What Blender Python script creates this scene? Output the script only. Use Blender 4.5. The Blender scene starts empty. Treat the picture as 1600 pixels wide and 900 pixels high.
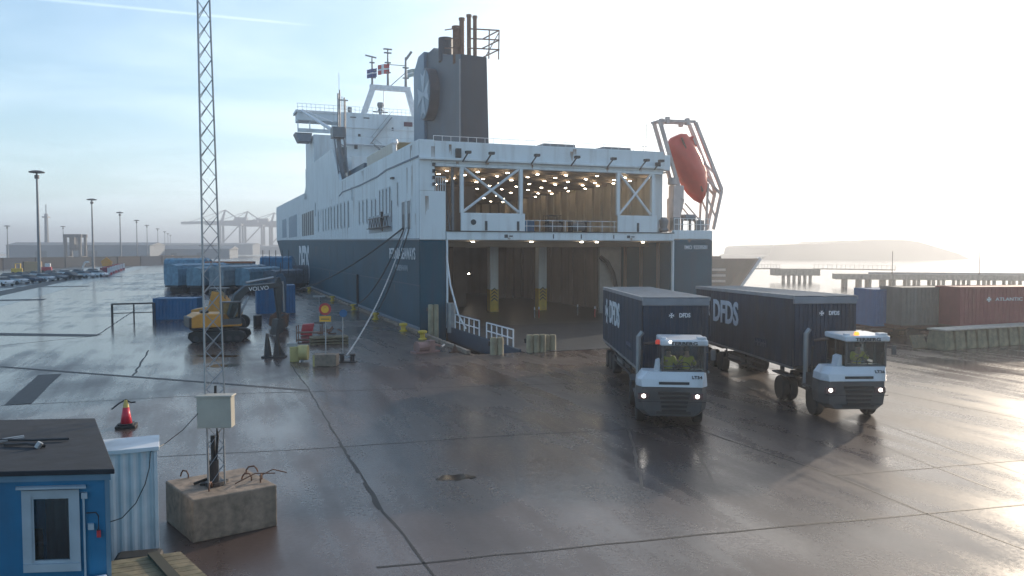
import bpy, bmesh, math, random
from mathutils import Matrix, Vector, Euler
random.seed(7)
R = math.radians
SC = bpy.context.scene
COL = SC.collection

# ------------------------------------------------------------------ camera, sky, sun, exposure
cam_d = bpy.data.cameras.new("camera"); cam = bpy.data.objects.new("camera", cam_d); COL.objects.link(cam)
cam.location = (0, 0, 6.1); cam_d.sensor_width = 36; cam_d.lens = 36*1244/1600
cam.rotation_euler = (R(90) - math.atan(60/1244), 0, 0)
cam_d.clip_start = .1; cam_d.clip_end = 9000
SC.camera = cam
SC.view_settings.view_transform = 'Standard'; SC.view_settings.look = 'None'
SC.view_settings.exposure = 0.72; SC.view_settings.gamma = 1
SUN_AZ, SUN_EL = 40.0, 15.0        # degrees clockwise from +Y, above the horizon
world = bpy.data.worlds.new("World"); SC.world = world; world.use_nodes = True
nt = world.node_tree; N = nt.nodes; Lk = nt.links; N.clear()
wout = N.new('ShaderNodeOutputWorld'); bg = N.new('ShaderNodeBackground'); bg.inputs[1].default_value = 0.11
sky = N.new('ShaderNodeTexSky'); sky.sky_type = 'NISHITA'; sky.sun_disc = False
sky.sun_elevation = R(SUN_EL); sky.sun_rotation = R(SUN_AZ); sky.air_density = 1.3; sky.dust_density = .7; sky.ozone_density = 4.0
Lk.new(bg.outputs[0], wout.inputs[0])
def mth(op, a, b=None, c=None, clamp=False):
    n = N.new('ShaderNodeMath'); n.operation = op; n.use_clamp = clamp
    for i, v in enumerate((a, b, c)):
        if v is None: continue
        if hasattr(v, 'is_linked') or hasattr(v, 'links'): Lk.new(v, n.inputs[i])
        else: n.inputs[i].default_value = v
    return n.outputs[0]
def vdot(a, vec):
    n = N.new('ShaderNodeVectorMath'); n.operation = 'DOT_PRODUCT'; Lk.new(a, n.inputs[0]); n.inputs[1].default_value = vec
    return n.outputs['Value']
tc = N.new('ShaderNodeTexCoord'); D = tc.outputs['Generated']
sep = N.new('ShaderNodeSeparateXYZ'); Lk.new(D, sep.inputs[0])
# thin high cloud: stretched noise looked up on a flat layer overhead
hz = mth('ADD', mth('MAXIMUM', sep.outputs[2], 0.0), 0.12)
cx = mth('DIVIDE', sep.outputs[0], hz); cy = mth('DIVIDE', sep.outputs[1], hz)
cmb = N.new('ShaderNodeCombineXYZ'); Lk.new(mth('MULTIPLY', cx, .55), cmb.inputs[0]); Lk.new(mth('MULTIPLY', cy, .9), cmb.inputs[1])
nz = N.new('ShaderNodeTexNoise'); nz.inputs['Scale'].default_value = 1.3; nz.inputs['Detail'].default_value = 7; nz.inputs['Roughness'].default_value = .55; nz.inputs['Distortion'].default_value = .6
Lk.new(cmb.outputs[0], nz.inputs['Vector'])
cr = N.new('ShaderNodeMapRange'); cr.inputs[1].default_value = .42; cr.inputs[2].default_value = .72; cr.inputs[3].default_value = 0.0; cr.inputs[4].default_value = .26
Lk.new(nz.outputs[0], cr.inputs[0])
sd = (math.sin(R(SUN_AZ))*math.cos(R(SUN_EL)), math.cos(R(SUN_AZ))*math.cos(R(SUN_EL)), math.sin(R(SUN_EL)))
sdot = mth('MAXIMUM', vdot(D, sd), 0.0)
veil = mth('ADD', mth('MULTIPLY', mth('POWER', sdot, 3.0), .75), mth('MULTIPLY', mth('POWER', sdot, 24.0), 1.0))
lowair = mth('MULTIPLY', mth('POWER', 2.718, mth('MULTIPLY', mth('MAXIMUM', sep.outputs[2], 0.0), -7.0)), .70)
cloud = mth('ADD', mth('ADD', cr.outputs[0], lowair), veil, clamp=False)
# vapour trail across the upper left: a thin band round a great circle
def rayd(px, py):
    p = math.atan(60/1244); a = (px-800)/1244; b = -(py-450)/1244
    return Vector((a, math.cos(p)+b*math.sin(p), -math.sin(p)+b*math.cos(p))).normalized()
d1, d2 = rayd(60, -2), rayd(500, 41); nrm = d1.cross(d2).normalized()
band = mth('ABSOLUTE', vdot(D, nrm))
mr = N.new('ShaderNodeMapRange'); mr.inputs[1].default_value = .0003; mr.inputs[2].default_value = .0022; mr.inputs[3].default_value = .2; mr.inputs[4].default_value = 0
Lk.new(band, mr.inputs[0])
m2 = N.new('ShaderNodeMapRange'); m2.inputs[1].default_value = rayd(505, 41).dot(d1); m2.inputs[2].default_value = rayd(420, 36).dot(d1); m2.inputs[3].default_value = 0; m2.inputs[4].default_value = 1
Lk.new(vdot(D, d1), m2.inputs[0])
trail = mth('MULTIPLY', mr.outputs[0], m2.outputs[0])
cloud = mth('ADD', cloud, trail, clamp=True)
mx = N.new('ShaderNodeMix'); mx.data_type = 'RGBA'; Lk.new(cloud, mx.inputs[0]); tint = N.new('ShaderNodeMix'); tint.data_type = 'RGBA'; tint.blend_type = 'MULTIPLY'; tint.inputs[0].default_value = 1; Lk.new(sky.outputs[0], tint.inputs[6]); tint.inputs[7].default_value = (.78, 1.02, 1.14, 1); Lk.new(tint.outputs[2], mx.inputs[6])
cc_ = N.new('ShaderNodeMix'); cc_.data_type = 'RGBA'; Lk.new(mth('MULTIPLY', veil, 1.6, clamp=True), cc_.inputs[0]); cc_.inputs[6].default_value = (7.1, 8.5, 9.4, 1); cc_.inputs[7].default_value = (9.7, 9.35, 8.7, 1)
Lk.new(cc_.outputs[2], mx.inputs[7])
Lk.new(mx.outputs[2], bg.inputs[0])
sl = bpy.data.lights.new("sun", 'SUN'); sl.energy = 3.4; sl.angle = R(1.2); sl.color = (1, .84, .66)
sun = bpy.data.objects.new("sun", sl); COL.objects.link(sun)
sun.rotation_euler = Vector(sd).to_track_quat('Z', 'Y').to_euler()

# ------------------------------------------------------------------ materials
MATS = {}
def mat(name, col, rough=.5, metal=0, var=.12, bump=0.0, scale=2.0, spec=.5, dirt=None, dirt_amt=0.0, emit=None, es=0):
    if name in MATS: return MATS[name]
    m = bpy.data.materials.new(name); m.use_nodes = True; t = m.node_tree; b = t.nodes['Principled BSDF']
    b.inputs['Roughness'].default_value = rough; b.inputs['Metallic'].default_value = metal
    b.inputs['Specular IOR Level'].default_value = spec
    c = (*col, 1)
    tcn = t.nodes.new('ShaderNodeTexCoord')
    nn = t.nodes.new('ShaderNodeTexNoise'); nn.inputs['Scale'].default_value = scale; nn.inputs['Detail'].default_value = 6
    t.links.new(tcn.outputs['Object'], nn.inputs['Vector'])
    ramp = t.nodes.new('ShaderNodeValToRGB'); ramp.color_ramp.elements[0].position = .3; ramp.color_ramp.elements[1].position = .7
    ramp.color_ramp.elements[0].color = tuple(max(0, v*(1-var)) for v in col)+(1,)
    ramp.color_ramp.elements[1].color = tuple(min(1, v*(1+var)) for v in col)+(1,)
    t.links.new(nn.outputs[0], ramp.inputs[0]); out = ramp.outputs[0]
    if dirt:
        mp = t.nodes.new('ShaderNodeMapping'); mp.inputs['Scale'].default_value = (1.6, 1.6, .12)
        t.links.new(tcn.outputs['Object'], mp.inputs[0])
        n2 = t.nodes.new('ShaderNodeTexNoise'); n2.inputs['Scale'].default_value = 1.0; n2.inputs['Detail'].default_value = 5
        t.links.new(mp.outputs[0], n2.inputs['Vector'])
        mr = t.nodes.new('ShaderNodeMapRange'); mr.inputs[1].default_value = .5; mr.inputs[2].default_value = .75; mr.inputs[4].default_value = dirt_amt
        t.links.new(n2.outputs[0], mr.inputs[0])
        mm = t.nodes.new('ShaderNodeMix'); mm.data_type = 'RGBA'; t.links.new(mr.outputs[0], mm.inputs[0]); t.links.new(out, mm.inputs[6]); mm.inputs[7].default_value = (*dirt, 1)
        out = mm.outputs[2]
    t.links.new(out, b.inputs['Base Color'])
    if bump:
        bn = t.nodes.new('ShaderNodeBump'); bn.inputs['Strength'].default_value = bump; bn.inputs['Distance'].default_value = .05
        t.links.new(nn.outputs[0], bn.inputs['Height']); t.links.new(bn.outputs[0], b.inputs['Normal'])
    if emit:
        b.inputs['Emission Color'].default_value = (*emit, 1); b.inputs['Emission Strength'].default_value = es
    MATS[name] = m; return m
RUST = (.16, .07, .035)
NAVY = mat('navy_hull_paint', (.002, .070, .108), .55, spec=.2, bump=.25, dirt=(.03, .06, .09), dirt_amt=.5, scale=.25, var=.2)
WHITE = mat('white_ship_paint', (.70, .74, .75), .5, bump=.15, dirt=(.40, .36, .32), dirt_amt=.45, scale=.3, var=.06)
WHITE2 = mat('white_clean_paint', (.72, .73, .74), .4, dirt=(.3, .26, .22), dirt_amt=.25, scale=2)
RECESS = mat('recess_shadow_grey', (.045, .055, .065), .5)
CABWH = mat('tractor_white_paint', (.64, .65, .67), .3, var=.04, dirt=(.30, .27, .24), dirt_amt=.35)
DKGREY = mat('dark_grey_plastic', (.085, .08, .08), .5, var=.2)
BLACK = mat('black_rubber', (.018, .018, .018), .7, var=.3, scale=8)
STEEL = mat('galvanised_steel', (.32, .33, .34), .45, metal=.6, dirt=RUST, dirt_amt=.2)
GREYPT = mat('grey_steel_paint', (.20, .21, .22), .5, dirt=RUST, dirt_amt=.3)
DKSTEEL = mat('dark_steel', (.04, .042, .045), .5, metal=.3, dirt=RUST, dirt_amt=.3)
RUSTM = mat('rusty_steel', (.13, .06, .035), .75, var=.35, scale=5)
BROWNIN = mat('brown_interior_paint', (.21, .165, .14), .7, dirt=(.09, .07, .055), dirt_amt=.5, scale=.5)
CREAM = mat('cream_interior_paint', (.60, .53, .42), .6, dirt=(.25, .18, .11), dirt_amt=.4, scale=.5)
DECKM = mat('vehicle_deck_coating', (.045, .04, .038), .32, scale=.8, var=.4, bump=.2)
CEIL = mat('ceiling_brown', (.32, .26, .20), .7, scale=.5)
YELLOW = mat('yellow_paint', (.62, .42, .03), .5, dirt=(.2, .14, .05), dirt_amt=.4)
PALEY = mat('pale_yellow_paint', (.46, .38, .15), .55, dirt=(.2, .16, .08), dirt_amt=.5)
ORANGEY = mat('excavator_yellow', (.62, .27, .04), .45, dirt=(.1, .06, .03), dirt_amt=.4)
RED = mat('red_paint', (.45, .03, .04), .45)
LIFER = mat('lifeboat_red', (.62, .05, .03), .35, var=.08)
CONC = mat('weathered_concrete', (.24, .185, .14), .85, var=.3, bump=.35, scale=6, dirt=(.09, .08, .06), dirt_amt=.6)
CONC2 = mat('pier_concrete', (.22, .20, .16), .85, var=.3, bump=.3, scale=2, dirt=(.07, .07, .05), dirt_amt=.6)
WOOD = mat('weathered_timber', (.17, .135, .08), .8, var=.35, bump=.4, scale=4, dirt=(.06, .08, .035), dirt_amt=.5)
BLUEHUT = mat('hut_blue_paint', (.012, .15, .29), .4, dirt=(.02, .06, .11), dirt_amt=.5, var=.15)
BLUEC = mat('blue_container_paint', (.006, .11, .25), .45, dirt=(.02, .05, .1), dirt_amt=.5)
TARP = mat('blue_grey_tarpaulin', (.13, .24, .31), .5, var=.3, bump=.5, scale=1.5)
TARP2 = mat('grey_tarpaulin', (.20, .25, .28), .5, var=.3, bump=.5, scale=1.5)
CURT = mat('navy_trailer_curtain', (.008, .031, .062), .5, var=.25, scale=1.2, bump=.2, spec=.3, dirt=(.055, .045, .04), dirt_amt=.55)
ROOFG = mat('trailer_roof_grey', (.30, .30, .31), .45, dirt=(.15, .13, .11), dirt_amt=.5)
FELT = mat('black_roofing_felt', (.016, .020, .026), .85, var=.3, scale=3, bump=.3)
WHITELET = mat('white_lettering', (.70, .72, .74), .5, var=.02)
DARKLET = mat('dark_lettering', (.02, .025, .03), .5)
SKIN = mat('skin', (.50, .30, .22), .5)
HIVIS = mat('hi_vis_fabric', (.68, .56, .06), .6, var=.1)
DARKCL = mat('dark_clothing', (.02, .022, .03), .8)
LAMPW = mat('lamp_white_glow', (.9, .85, .75), .3, emit=(1, .88, .70), es=18)
LAMPC = mat('cargo_lamp_glow', (.9, .85, .75), .3, emit=(1, .84, .62), es=27)
LAMPD = mat('fill_lamp_glow', (.9, .85, .75), .3, emit=(1, .86, .68), es=4.5)
HEADL = mat('headlight_glow', (.9, .9, .85), .2, emit=(1, .95, .86), es=7)
BEACO = mat('beacon_orange', (.8, .2, .02), .3, emit=(1, .25, .03), es=1.6)
BEACR = mat('beacon_red', (.6, .05, .03), .3, emit=(1, .08, .04), es=.15)
def glass_mat():
    m = bpy.data.materials.new('cab_glass'); m.use_nodes = True; t = m.node_tree; t.nodes.clear()
    o = t.nodes.new('ShaderNodeOutputMaterial'); mixs = t.nodes.new('ShaderNodeMixShader'); tr = t.nodes.new('ShaderNodeBsdfTransparent'); gl = t.nodes.new('ShaderNodeBsdfGlossy')
    fr = t.nodes.new('ShaderNodeFresnel'); fr.inputs[0].default_value = 1.5; tr.inputs[0].default_value = (.84, .88, .88, 1); gl.inputs['Roughness'].default_value = .03
    t.links.new(fr.outputs[0], mixs.inputs[0]); t.links.new(tr.outputs[0], mixs.inputs[1]); t.links.new(gl.outputs[0], mixs.inputs[2]); t.links.new(mixs.outputs[0], o.inputs[0])
    return m
GLASS = glass_mat()
DGLASS = mat('dark_window_glass', (.012, .018, .022), .08, var=.1)

# ------------------------------------------------------------------ mesh helpers
class MB:
    def __init__(s): s.v = []; s.f = []; s.m = []
    def add(s, vs, fs, mi=0):
        k = len(s.v); s.v += [tuple(v) for v in vs]; s.f += [tuple(i+k for i in f) for f in fs]; s.m += [mi]*len(fs); return s
    def box(s, x0, y0, z0, x1, y1, z1, mi=0, M=None):
        vs = [Vector((x, y, z)) for z in (z0, z1) for y in (y0, y1) for x in (x0, x1)]
        if M is not None: vs = [M @ v for v in vs]
        return s.add(vs, [(0, 2, 3, 1), (4, 5, 7, 6), (0, 1, 5, 4), (2, 6, 7, 3), (0, 4, 6, 2), (1, 3, 7, 5)], mi)
    def tube(s, a, b, r, n=8, r2=None, mi=0, caps=True):
        a = Vector(a); b = Vector(b); d = (b-a)
        if d.length < 1e-6: return s
        q = d.to_track_quat('Z', 'Y').to_matrix(); r2 = r if r2 is None else r2; vs = []
        for (c, rr) in ((a, r), (b, r2)):
            for i in range(n):
                t = 2*math.pi*i/n; vs.append(c + q @ Vector((rr*math.cos(t), rr*math.sin(t), 0)))
        fs = [(i, (i+1) % n, n+(i+1) % n, n+i) for i in range(n)]
        if caps: fs += [tuple(range(n-1, -1, -1)), tuple(range(n, 2*n))]
        return s.add(vs, fs, mi)
    def bar(s, a, b, w, h, mi=0):
        a = Vector(a); b = Vector(b); d = b-a; q = d.to_track_quat('Y', 'Z').to_matrix(); L = d.length
        vs = [a + q @ Vector((x, y, z)) for z in (-h/2, h/2) for y in (0, L) for x in (-w/2, w/2)]
        return s.add(vs, [(0, 2, 3, 1), (4, 5, 7, 6), (0, 1, 5, 4), (2, 6, 7, 3), (0, 4, 6, 2), (1, 3, 7, 5)], mi)
    def path(s, pts, r, n=6, mi=0):
        pts = [Vector(p) for p in pts]; vs = []; m = len(pts)
        for i, p in enumerate(pts):
            d = (pts[min(i+1, m-1)] - pts[max(i-1, 0)]); q = d.to_track_quat('Z', 'Y').to_matrix()
            for k in range(n):
                t = 2*math.pi*k/n; vs.append(p + q @ Vector((r*math.cos(t), r*math.sin(t), 0)))
        fs = [(i*n+k, i*n+(k+1) % n, (i+1)*n+(k+1) % n, (i+1)*n+k) for i in range(m-1) for k in range(n)]
        return s.add(vs, fs, mi)
    def prism(s, poly, a, b, axis='y', mi=0):      # poly of 2-D points, extruded along axis between a and b
        def P(u, v, w): return {'y': (u, w, v), 'x': (w, u, v), 'z': (u, v, w)}[axis]
        n = len(poly); vs = [P(u, v, a) for u, v in poly]+[P(u, v, b) for u, v in poly]
        return s.add(vs, [tuple(range(n)), tuple(range(2*n-1, n-1, -1))]+[(i, i+n, (i+1) % n+n, (i+1) % n) for i in range(n)], mi)
    def lathe(s, prof, c=(0, 0, 0), n=14, mi=0, M=None):
        vs = []
        for r, z in prof:
            for i in range(n):
                t = 2*math.pi*i/n; v = Vector((r*math.cos(t), r*math.sin(t), z))
                if M is not None: v = M @ v
                vs.append(v + Vector(c))
        fs = [(j*n+i, j*n+(i+1) % n, (j+1)*n+(i+1) % n, (j+1)*n+i) for j in range(len(prof)-1) for i in range(n)]
        fs += [tuple(range(n-1, -1, -1)), tuple(range((len(prof)-1)*n, len(prof)*n))]
        return s.add(vs, fs, mi)
    def build(s, name, m, parent=None, loc=(0, 0, 0), rz=0, bevel=0, smooth=False):
        me = bpy.data.meshes.new(name); me.from_pydata(s.v, [], s.f)
        for mm in (m if isinstance(m, (list, tuple)) else [m]): me.materials.append(mm)
        me.polygons.foreach_set('material_index', s.m)
        bm = bmesh.new(); bm.from_mesh(me); bmesh.ops.recalc_face_normals(bm, faces=bm.faces); bm.to_mesh(me); bm.free()
        o = bpy.data.objects.new(name, me); COL.objects.link(o); o.parent = parent; o.location = loc; o.rotation_euler = (0, 0, rz)
        if bevel:
            b = o.modifiers.new('bevel', 'BEVEL'); b.width = bevel; b.segments = 2; b.limit_method = 'ANGLE'
        if smooth:
            for p in me.polygons: p.use_smooth = True
        return o
def tag(o, label=None, cat=None, group=None, kind=None):
    if label: o['label'] = label
    if cat: o['category'] = cat
    if group: o['group'] = group
    if kind: o['kind'] = kind
    return o
def empty(name, loc=(0, 0, 0), rz=0, label=None, cat=None, group=None):
    o = bpy.data.objects.new(name, None); COL.objects.link(o); o.location = loc; o.rotation_euler = (0, 0, rz); o.empty_display_size = .1
    return tag(o, label, cat, group)
def copy_tree(o, parent=None):
    c = o.copy(); COL.objects.link(c); c.parent = parent
    for ch in [x for x in o.children]: copy_tree(ch, c)
    return c
def struct(o): o['kind'] = 'structure'; return o
def text(name, body, parent, loc, xd, yd, w, h, m, bold=.0, ext=.01, align='CENTER'):
    cu = bpy.data.curves.new(name, 'FONT'); cu.body = body; cu.align_x = align; cu.align_y = 'CENTER'; cu.size = 1; cu.offset = bold; cu.extrude = .01
    cu.materials.append(m); cu.resolution_u = 3
    o = bpy.data.objects.new(name, cu); COL.objects.link(o)
    bpy.context.view_layer.update(); dx, dy = o.dimensions[0], o.dimensions[1]
    me = bpy.data.meshes.new_from_object(o.evaluated_get(bpy.context.evaluated_depsgraph_get())); me.name = name
    bpy.data.objects.remove(o); o = bpy.data.objects.new(name, me); COL.objects.link(o)
    o.parent = parent; xd = Vector(xd).normalized(); yd = Vector(yd).normalized(); zd = xd.cross(yd)
    M = Matrix((xd, yd, zd)).transposed().to_4x4(); M.translation = Vector(loc)
    o.matrix_local = M @ Matrix.Diagonal((w/max(dx, .01), h/max(dy, .01), ext/.01, 1))
    return o
def maltese(w):                                   # the four-armed cross of the emblem, in a plane (x, y)
    ps = []
    for k in range(4):
        a = k*math.pi/2; ca, sa = math.cos(a), math.sin(a)
        arm = [(.04, .0), (.42, .95), (0, .74), (-.42, .95), (-.04, .0)]
        ps.append([(w*(ca*x-sa*y), w*(sa*x+ca*y)) for x, y in arm])
    return ps
def emblem(name, parent, M, w, m, th=.02):
    mb = MB()
    for p in maltese(w):
        vs = [M @ Vector((x, y, 0)) for x, y in p]+[M @ Vector((x, y, th)) for x, y in p]; n = len(p)
        mb.add(vs, [tuple(range(n)), tuple(range(2*n-1, n-1, -1))]+[(i, i+n, (i+1) % n+n, (i+1) % n) for i in range(n)])
    return mb.build(name, m, parent)
def frame_m(loc, xd, yd):
    xd = Vector(xd).normalized(); yd = Vector(yd).normalized(); M = Matrix((xd, yd, xd.cross(yd))).transposed().to_4x4(); M.translation = Vector(loc); return M

TH = math.atan(470/1244); S_, C_ = math.sin(TH), math.cos(TH); X1, Y1 = -7.1, 61.0
def W(s, t, z=0): return (X1 - S_*s + C_*t, Y1 + C_*s + S_*t, z)     # harbour frame: s along the ship, t across it

# ------------------------------------------------------------------ ground, water, far shores
def ground_material():
    m = bpy.data.materials.new('wet_concrete_apron'); m.use_nodes = True; t = m.node_tree; n = t.nodes; l = t.links; b = n['Principled BSDF']
    g = n.new('ShaderNodeNewGeometry'); P = g.outputs['Position']
    mp = n.new('ShaderNodeMapping'); mp.inputs['Rotation'].default_value = (0, 0, -TH); l.new(P, mp.inputs[0])
    def noise(scale, det, src=P, sc=(1, 1, 1), rough=.55, dist=0):
        q = n.new('ShaderNodeMapping'); q.inputs['Scale'].default_value = sc; l.new(src, q.inputs[0])
        x = n.new('ShaderNodeTexNoise'); x.inputs['Scale'].default_value = scale; x.inputs['Detail'].default_value = det; x.inputs['Roughness'].default_value = rough; x.inputs['Distortion'].default_value = dist
        l.new(q.outputs[0], x.inputs['Vector']); return x.outputs[0]
    def rng(src, a, b_, c=0, d=1):
        x = n.new('ShaderNodeMapRange'); x.inputs[1].default_value = a; x.inputs[2].default_value = b_; x.inputs[3].default_value = c; x.inputs[4].default_value = d; l.new(src, x.inputs[0]); return x.outputs[0]
    def mixc(f, a, bb):
        x = n.new('ShaderNodeMix'); x.data_type = 'RGBA'; l.new(f, x.inputs[0])
        for i, v in ((6, a), (7, bb)):
            if isinstance(v, tuple): x.inputs[i].default_value = (*v, 1)
            else: l.new(v, x.inputs[i])
        return x.outputs[2]
    def ma(op, a, bb):
        x = n.new('ShaderNodeMath'); x.operation = op
        for i, v in enumerate((a, bb)):
            if isinstance(v, (int, float)): x.inputs[i].default_value = v
            else: l.new(v, x.inputs[i])
        return x.outputs[0]
    big = noise(.055, 6, dist=.8); mid = noise(.45, 8, src=mp.outputs[0], sc=(1, .45, 1)); fine = noise(9, 8); grain = noise(45, 3)
    streak = noise(.35, 7, src=mp.outputs[0], sc=(3.2, .22, 1), dist=.4)
    col = mixc(rng(mid, .3, .7), (.042, .028, .0245), (.100, .071, .061))
    col = mixc(rng(streak, .45, .75, 0, .5), col, (.026, .019, .017))
    col = mixc(rng(fine, .35, .8, 0, .30), col, (.11, .082, .070))
    l.new(col, b.inputs['Base Color'])
    # wet film: patches of standing film, worn damp concrete between
    wet = ma('ADD', ma('MULTIPLY', big, .55), ma('ADD', ma('MULTIPLY', mid, .3), ma('MULTIPLY', streak, .28)))
    sx = n.new('ShaderNodeSeparateXYZ'); l.new(mp.outputs[0], sx.inputs[0])
    film = rng(ma('ADD', sx.outputs[0], ma('MULTIPLY', mid, 8.0)), -20, 6, .13, 0)     # the west side of the apron drains badly and keeps a film
    r = rng(ma('ADD', wet, film), .48, .64, .34, .09)
    r = ma('ADD', r, rng(fine, .3, .8, 0.02, .15))
    l.new(r, b.inputs['Roughness']); b.inputs['Specular IOR Level'].default_value = .5
    bn = n.new('ShaderNodeBump'); bn.inputs['Strength'].default_value = .22; bn.inputs['Distance'].default_value = .012
    hsum = ma('ADD', ma('MULTIPLY', fine, .8), ma('ADD', ma('MULTIPLY', grain, .25), ma('MULTIPLY', noise(1.6, 5), 1.6)))
    l.new(hsum, bn.inputs['Height']); l.new(bn.outputs[0], b.inputs['Normal'])
    return m
GROUND = ground_material()
Qs, Qt = -15.7, -.65
edge_pts = [W(900, Qt), W(Qs, Qt), W(Qs, 1100)]
outer = [(2400, 300, 0), (2400, -250, 0), (-2600, -250, 0), (-2600, 2300, 0), (-900, 2300, 0), W(1300, -260), W(900, -260)]
poly = edge_pts + outer
mb = MB(); n_ = len(poly); mb.add(poly, [tuple(range(n_))])
low = [(p[0], p[1], -4.5) for p in edge_pts]; mb.add(edge_pts+low, [(0, 1, 4, 3), (1, 2, 5, 4)], 1)
low2 = [W(900, Qt), W(900, -260), W(1300, -260)]; mb.add(low2+[(p[0], p[1], -4.5) for p in low2], [(0, 1, 4, 3), (1, 2, 5, 4)], 1)
gr = mb.build('ground', [GROUND, CONC]); struct(gr)
bmm = bmesh.new(); bmm.from_mesh(gr.data); bmesh.ops.triangulate(bmm, faces=[f for f in bmm.faces if len(f.verts) > 4])
for f in bmm.faces:
    if abs(f.normal.z) > .9 and f.normal.z < 0: f.normal_flip()
bmm.to_mesh(gr.data); bmm.free()
def water_mat():
    m = bpy.data.materials.new('harbour_water'); m.use_nodes = True; t = m.node_tree; b = t.nodes['Principled BSDF']
    b.inputs['Base Color'].default_value = (.012, .022, .026, 1); b.inputs['Roughness'].default_value = .12; b.inputs['IOR'].default_value = 1.33
    g = t.nodes.new('ShaderNodeNewGeometry'); x = t.nodes.new('ShaderNodeTexNoise'); x.inputs['Scale'].default_value = .7; x.inputs['Detail'].default_value = 6
    t.links.new(g.outputs['Position'], x.inputs['Vector']); bn = t.nodes.new('ShaderNodeBump'); bn.inputs['Strength'].default_value = .8; bn.inputs['Distance'].default_value = .15
    t.links.new(x.outputs[0], bn.inputs['Height']); t.links.new(bn.outputs[0], b.inputs['Normal']); return m
WATER = water_mat()
mb = MB(); mb.add([(-2500, 20, -2.2), (3000, 20, -2.2), (3000, 4200, -2.2), (-2500, 4200, -2.2)], [(0, 1, 2, 3)]); struct(mb.build('water', WATER))
HILL = mat('far_shore_scrub', (.06, .065, .05), .9, var=.4, scale=.02)
prof = [(217, -2.4), (219, .6), (223, 1.6), (224.5, 7.8), (227, 9.6), (240, 10.6), (262, 11.2), (300, 12.2), (304, 14.2), (316, 14.8), (342, 14.4), (352, 12.8), (362, 10), (374, 6.5), (386, 3), (398, -2.4)]
struct(MB().prism(prof, 690, 840, 'y').build('far_shore', HILL))
prof = [(-900, -1), (-900, 9), (-760, 7), (-640, 11), (-520, 8), (-420, 10), (-330, 7), (-250, 6), (-250, -1)]
struct(MB().prism(prof, 1500, 1700, 'y').build('distant_hills', HILL))

# joints and repairs in the apron
JOINT = mat('joint_filler', (.012, .012, .012), .6, var=.4, scale=3)
PATCH = mat('asphalt_patch', (.030, .030, .031), .62, var=.3, scale=3, bump=.3)
def ribbon(mb, pts, w, jit=.02, z=.005, step=.7, wj=.4):
    out = []
    for a, b in zip(pts[:-1], pts[1:]):
        L = math.dist(a, b); n = max(1, int(L/step))
        for i in range(n): out.append(((a[0]+(b[0]-a[0])*i/n), (a[1]+(b[1]-a[1])*i/n)))
    out.append(pts[-1]); vs = []
    for i, p in enumerate(out):
        q = out[min(i+1, len(out)-1)]; r = out[max(i-1, 0)]; d = Vector((q[0]-r[0], q[1]-r[1])).normalized(); nx, ny = -d.y, d.x
        jx = random.uniform(-jit, jit); ww = w*random.uniform(1-wj, 1+wj*.4)/2
        vs += [(p[0]+nx*(jx-ww), p[1]+ny*(jx-ww), z), (p[0]+nx*(jx+ww), p[1]+ny*(jx+ww), z)]
    mb.add(vs, [(2*i, 2*i+1, 2*i+3, 2*i+2) for i in range(len(out)-1)])
mb = MB()
ribbon(mb, [(-11.71, 41.96), (-8.67, 33.97), (-5.5, 25.06), (-2.98, 18.26), (-1.68, 15.23), (0, 11)], .065, .035)
ribbon(mb, [(-2.6, 15.0), (2.68, 16.42), (12.28, 18.82), (24, 22)], .07, .03)
ribbon(mb, [(-20.0, 30.9), (-11.0, 33.6), (-8.64, 33.97), (4.72, 36.45), (9.16, 37.74), (20, 40.5)], .06, .03)
ribbon(mb, [(-14, 22.2), (-10.27, 23.25), (-6.26, 24.08), (0, 25.93), (3.47, 26.68), (6.6, 27.4)], .05, .02)
ribbon(mb, [(6.0, 27.4), (8.72, 21.2), (9.61, 18.12), (10.44, 15.96), (12, 12)], .06, .03)
ribbon(mb, [(13.2, 41), (14.09, 38.71), (18.44, 28.41), (21, 22)], .06, .03)
ribbon(mb, [(-18.26, 38.12), (-22.09, 48.15)], .10, .05); ribbon(mb, [(8.7, 21.2), (22, 24.7), (34, 27.8)], .05, .02)
ribbon(mb, [(-45, 50.8), (-32.5, 50.4), (-29.4, 56.05), (-38, 80)], .12, .05)
for k, (a, b) in enumerate([((-5.5, 25.0), (-4.2, 21.5)), ((-3.9, 20.6), (-3.1, 18.4))]): ribbon(mb, [a, b], .09, .03, .006, .3)
struct(mb.build('pavement_joints', JOINT))
mb = MB(); ribbon(mb, [(-26.7, 41.27), (-16.63, 37.36), (-8.88, 34.28)], .30, .01, .009, 1.5, .1)
ribbon(mb, [(-19.5, 31.14), (-22.6, 38.71)], 1.0, .01, .009, 2, .08)
ribbon(mb, [(-44, 58), (-29.5, 56.3)], 1.6, .01, .009, 3, .08)
for s0, s1, t0, t1 in [(14, 300, -60, -54), (0, 260, -44, -41)]:
    a = [W(s, t) for s, t in ((s0, t0), (s1, t0), (s1, t1), (s0, t1))]; mb.add([(p[0], p[1], .009) for p in a], [(0, 1, 2, 3)])
for s in (24, 50, 88, 140):
    a = [W(s, -68), W(s, -34), W(s+3.0, -34), W(s+3.0, -68)]; mb.add([(p[0], p[1], .013) for p in a], [(0, 1, 2, 3)])
struct(mb.build('asphalt_strips', PATCH))
LANE = mat('worn_concrete_lane', (.15, .16, .165), .22, var=.25, scale=1)
mb = MB()
for s0, s1, t0, t1 in [(10, 24, -54, -34), (27, 50, -54, -36), (53, 88, -54, -36), (91, 140, -54, -36), (143, 260, -54, -36)]:
    a = [W(s, t) for s, t in ((s0, t0), (s1, t0), (s1, t1), (s0, t1))]; mb.add([(p[0], p[1], .005) for p in a], [(0, 1, 2, 3)])
struct(mb.build('road', LANE))
TYRE = mat('tyre_mark', (.035, .024, .021), .36, var=.5, scale=4)
mb = MB()
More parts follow.
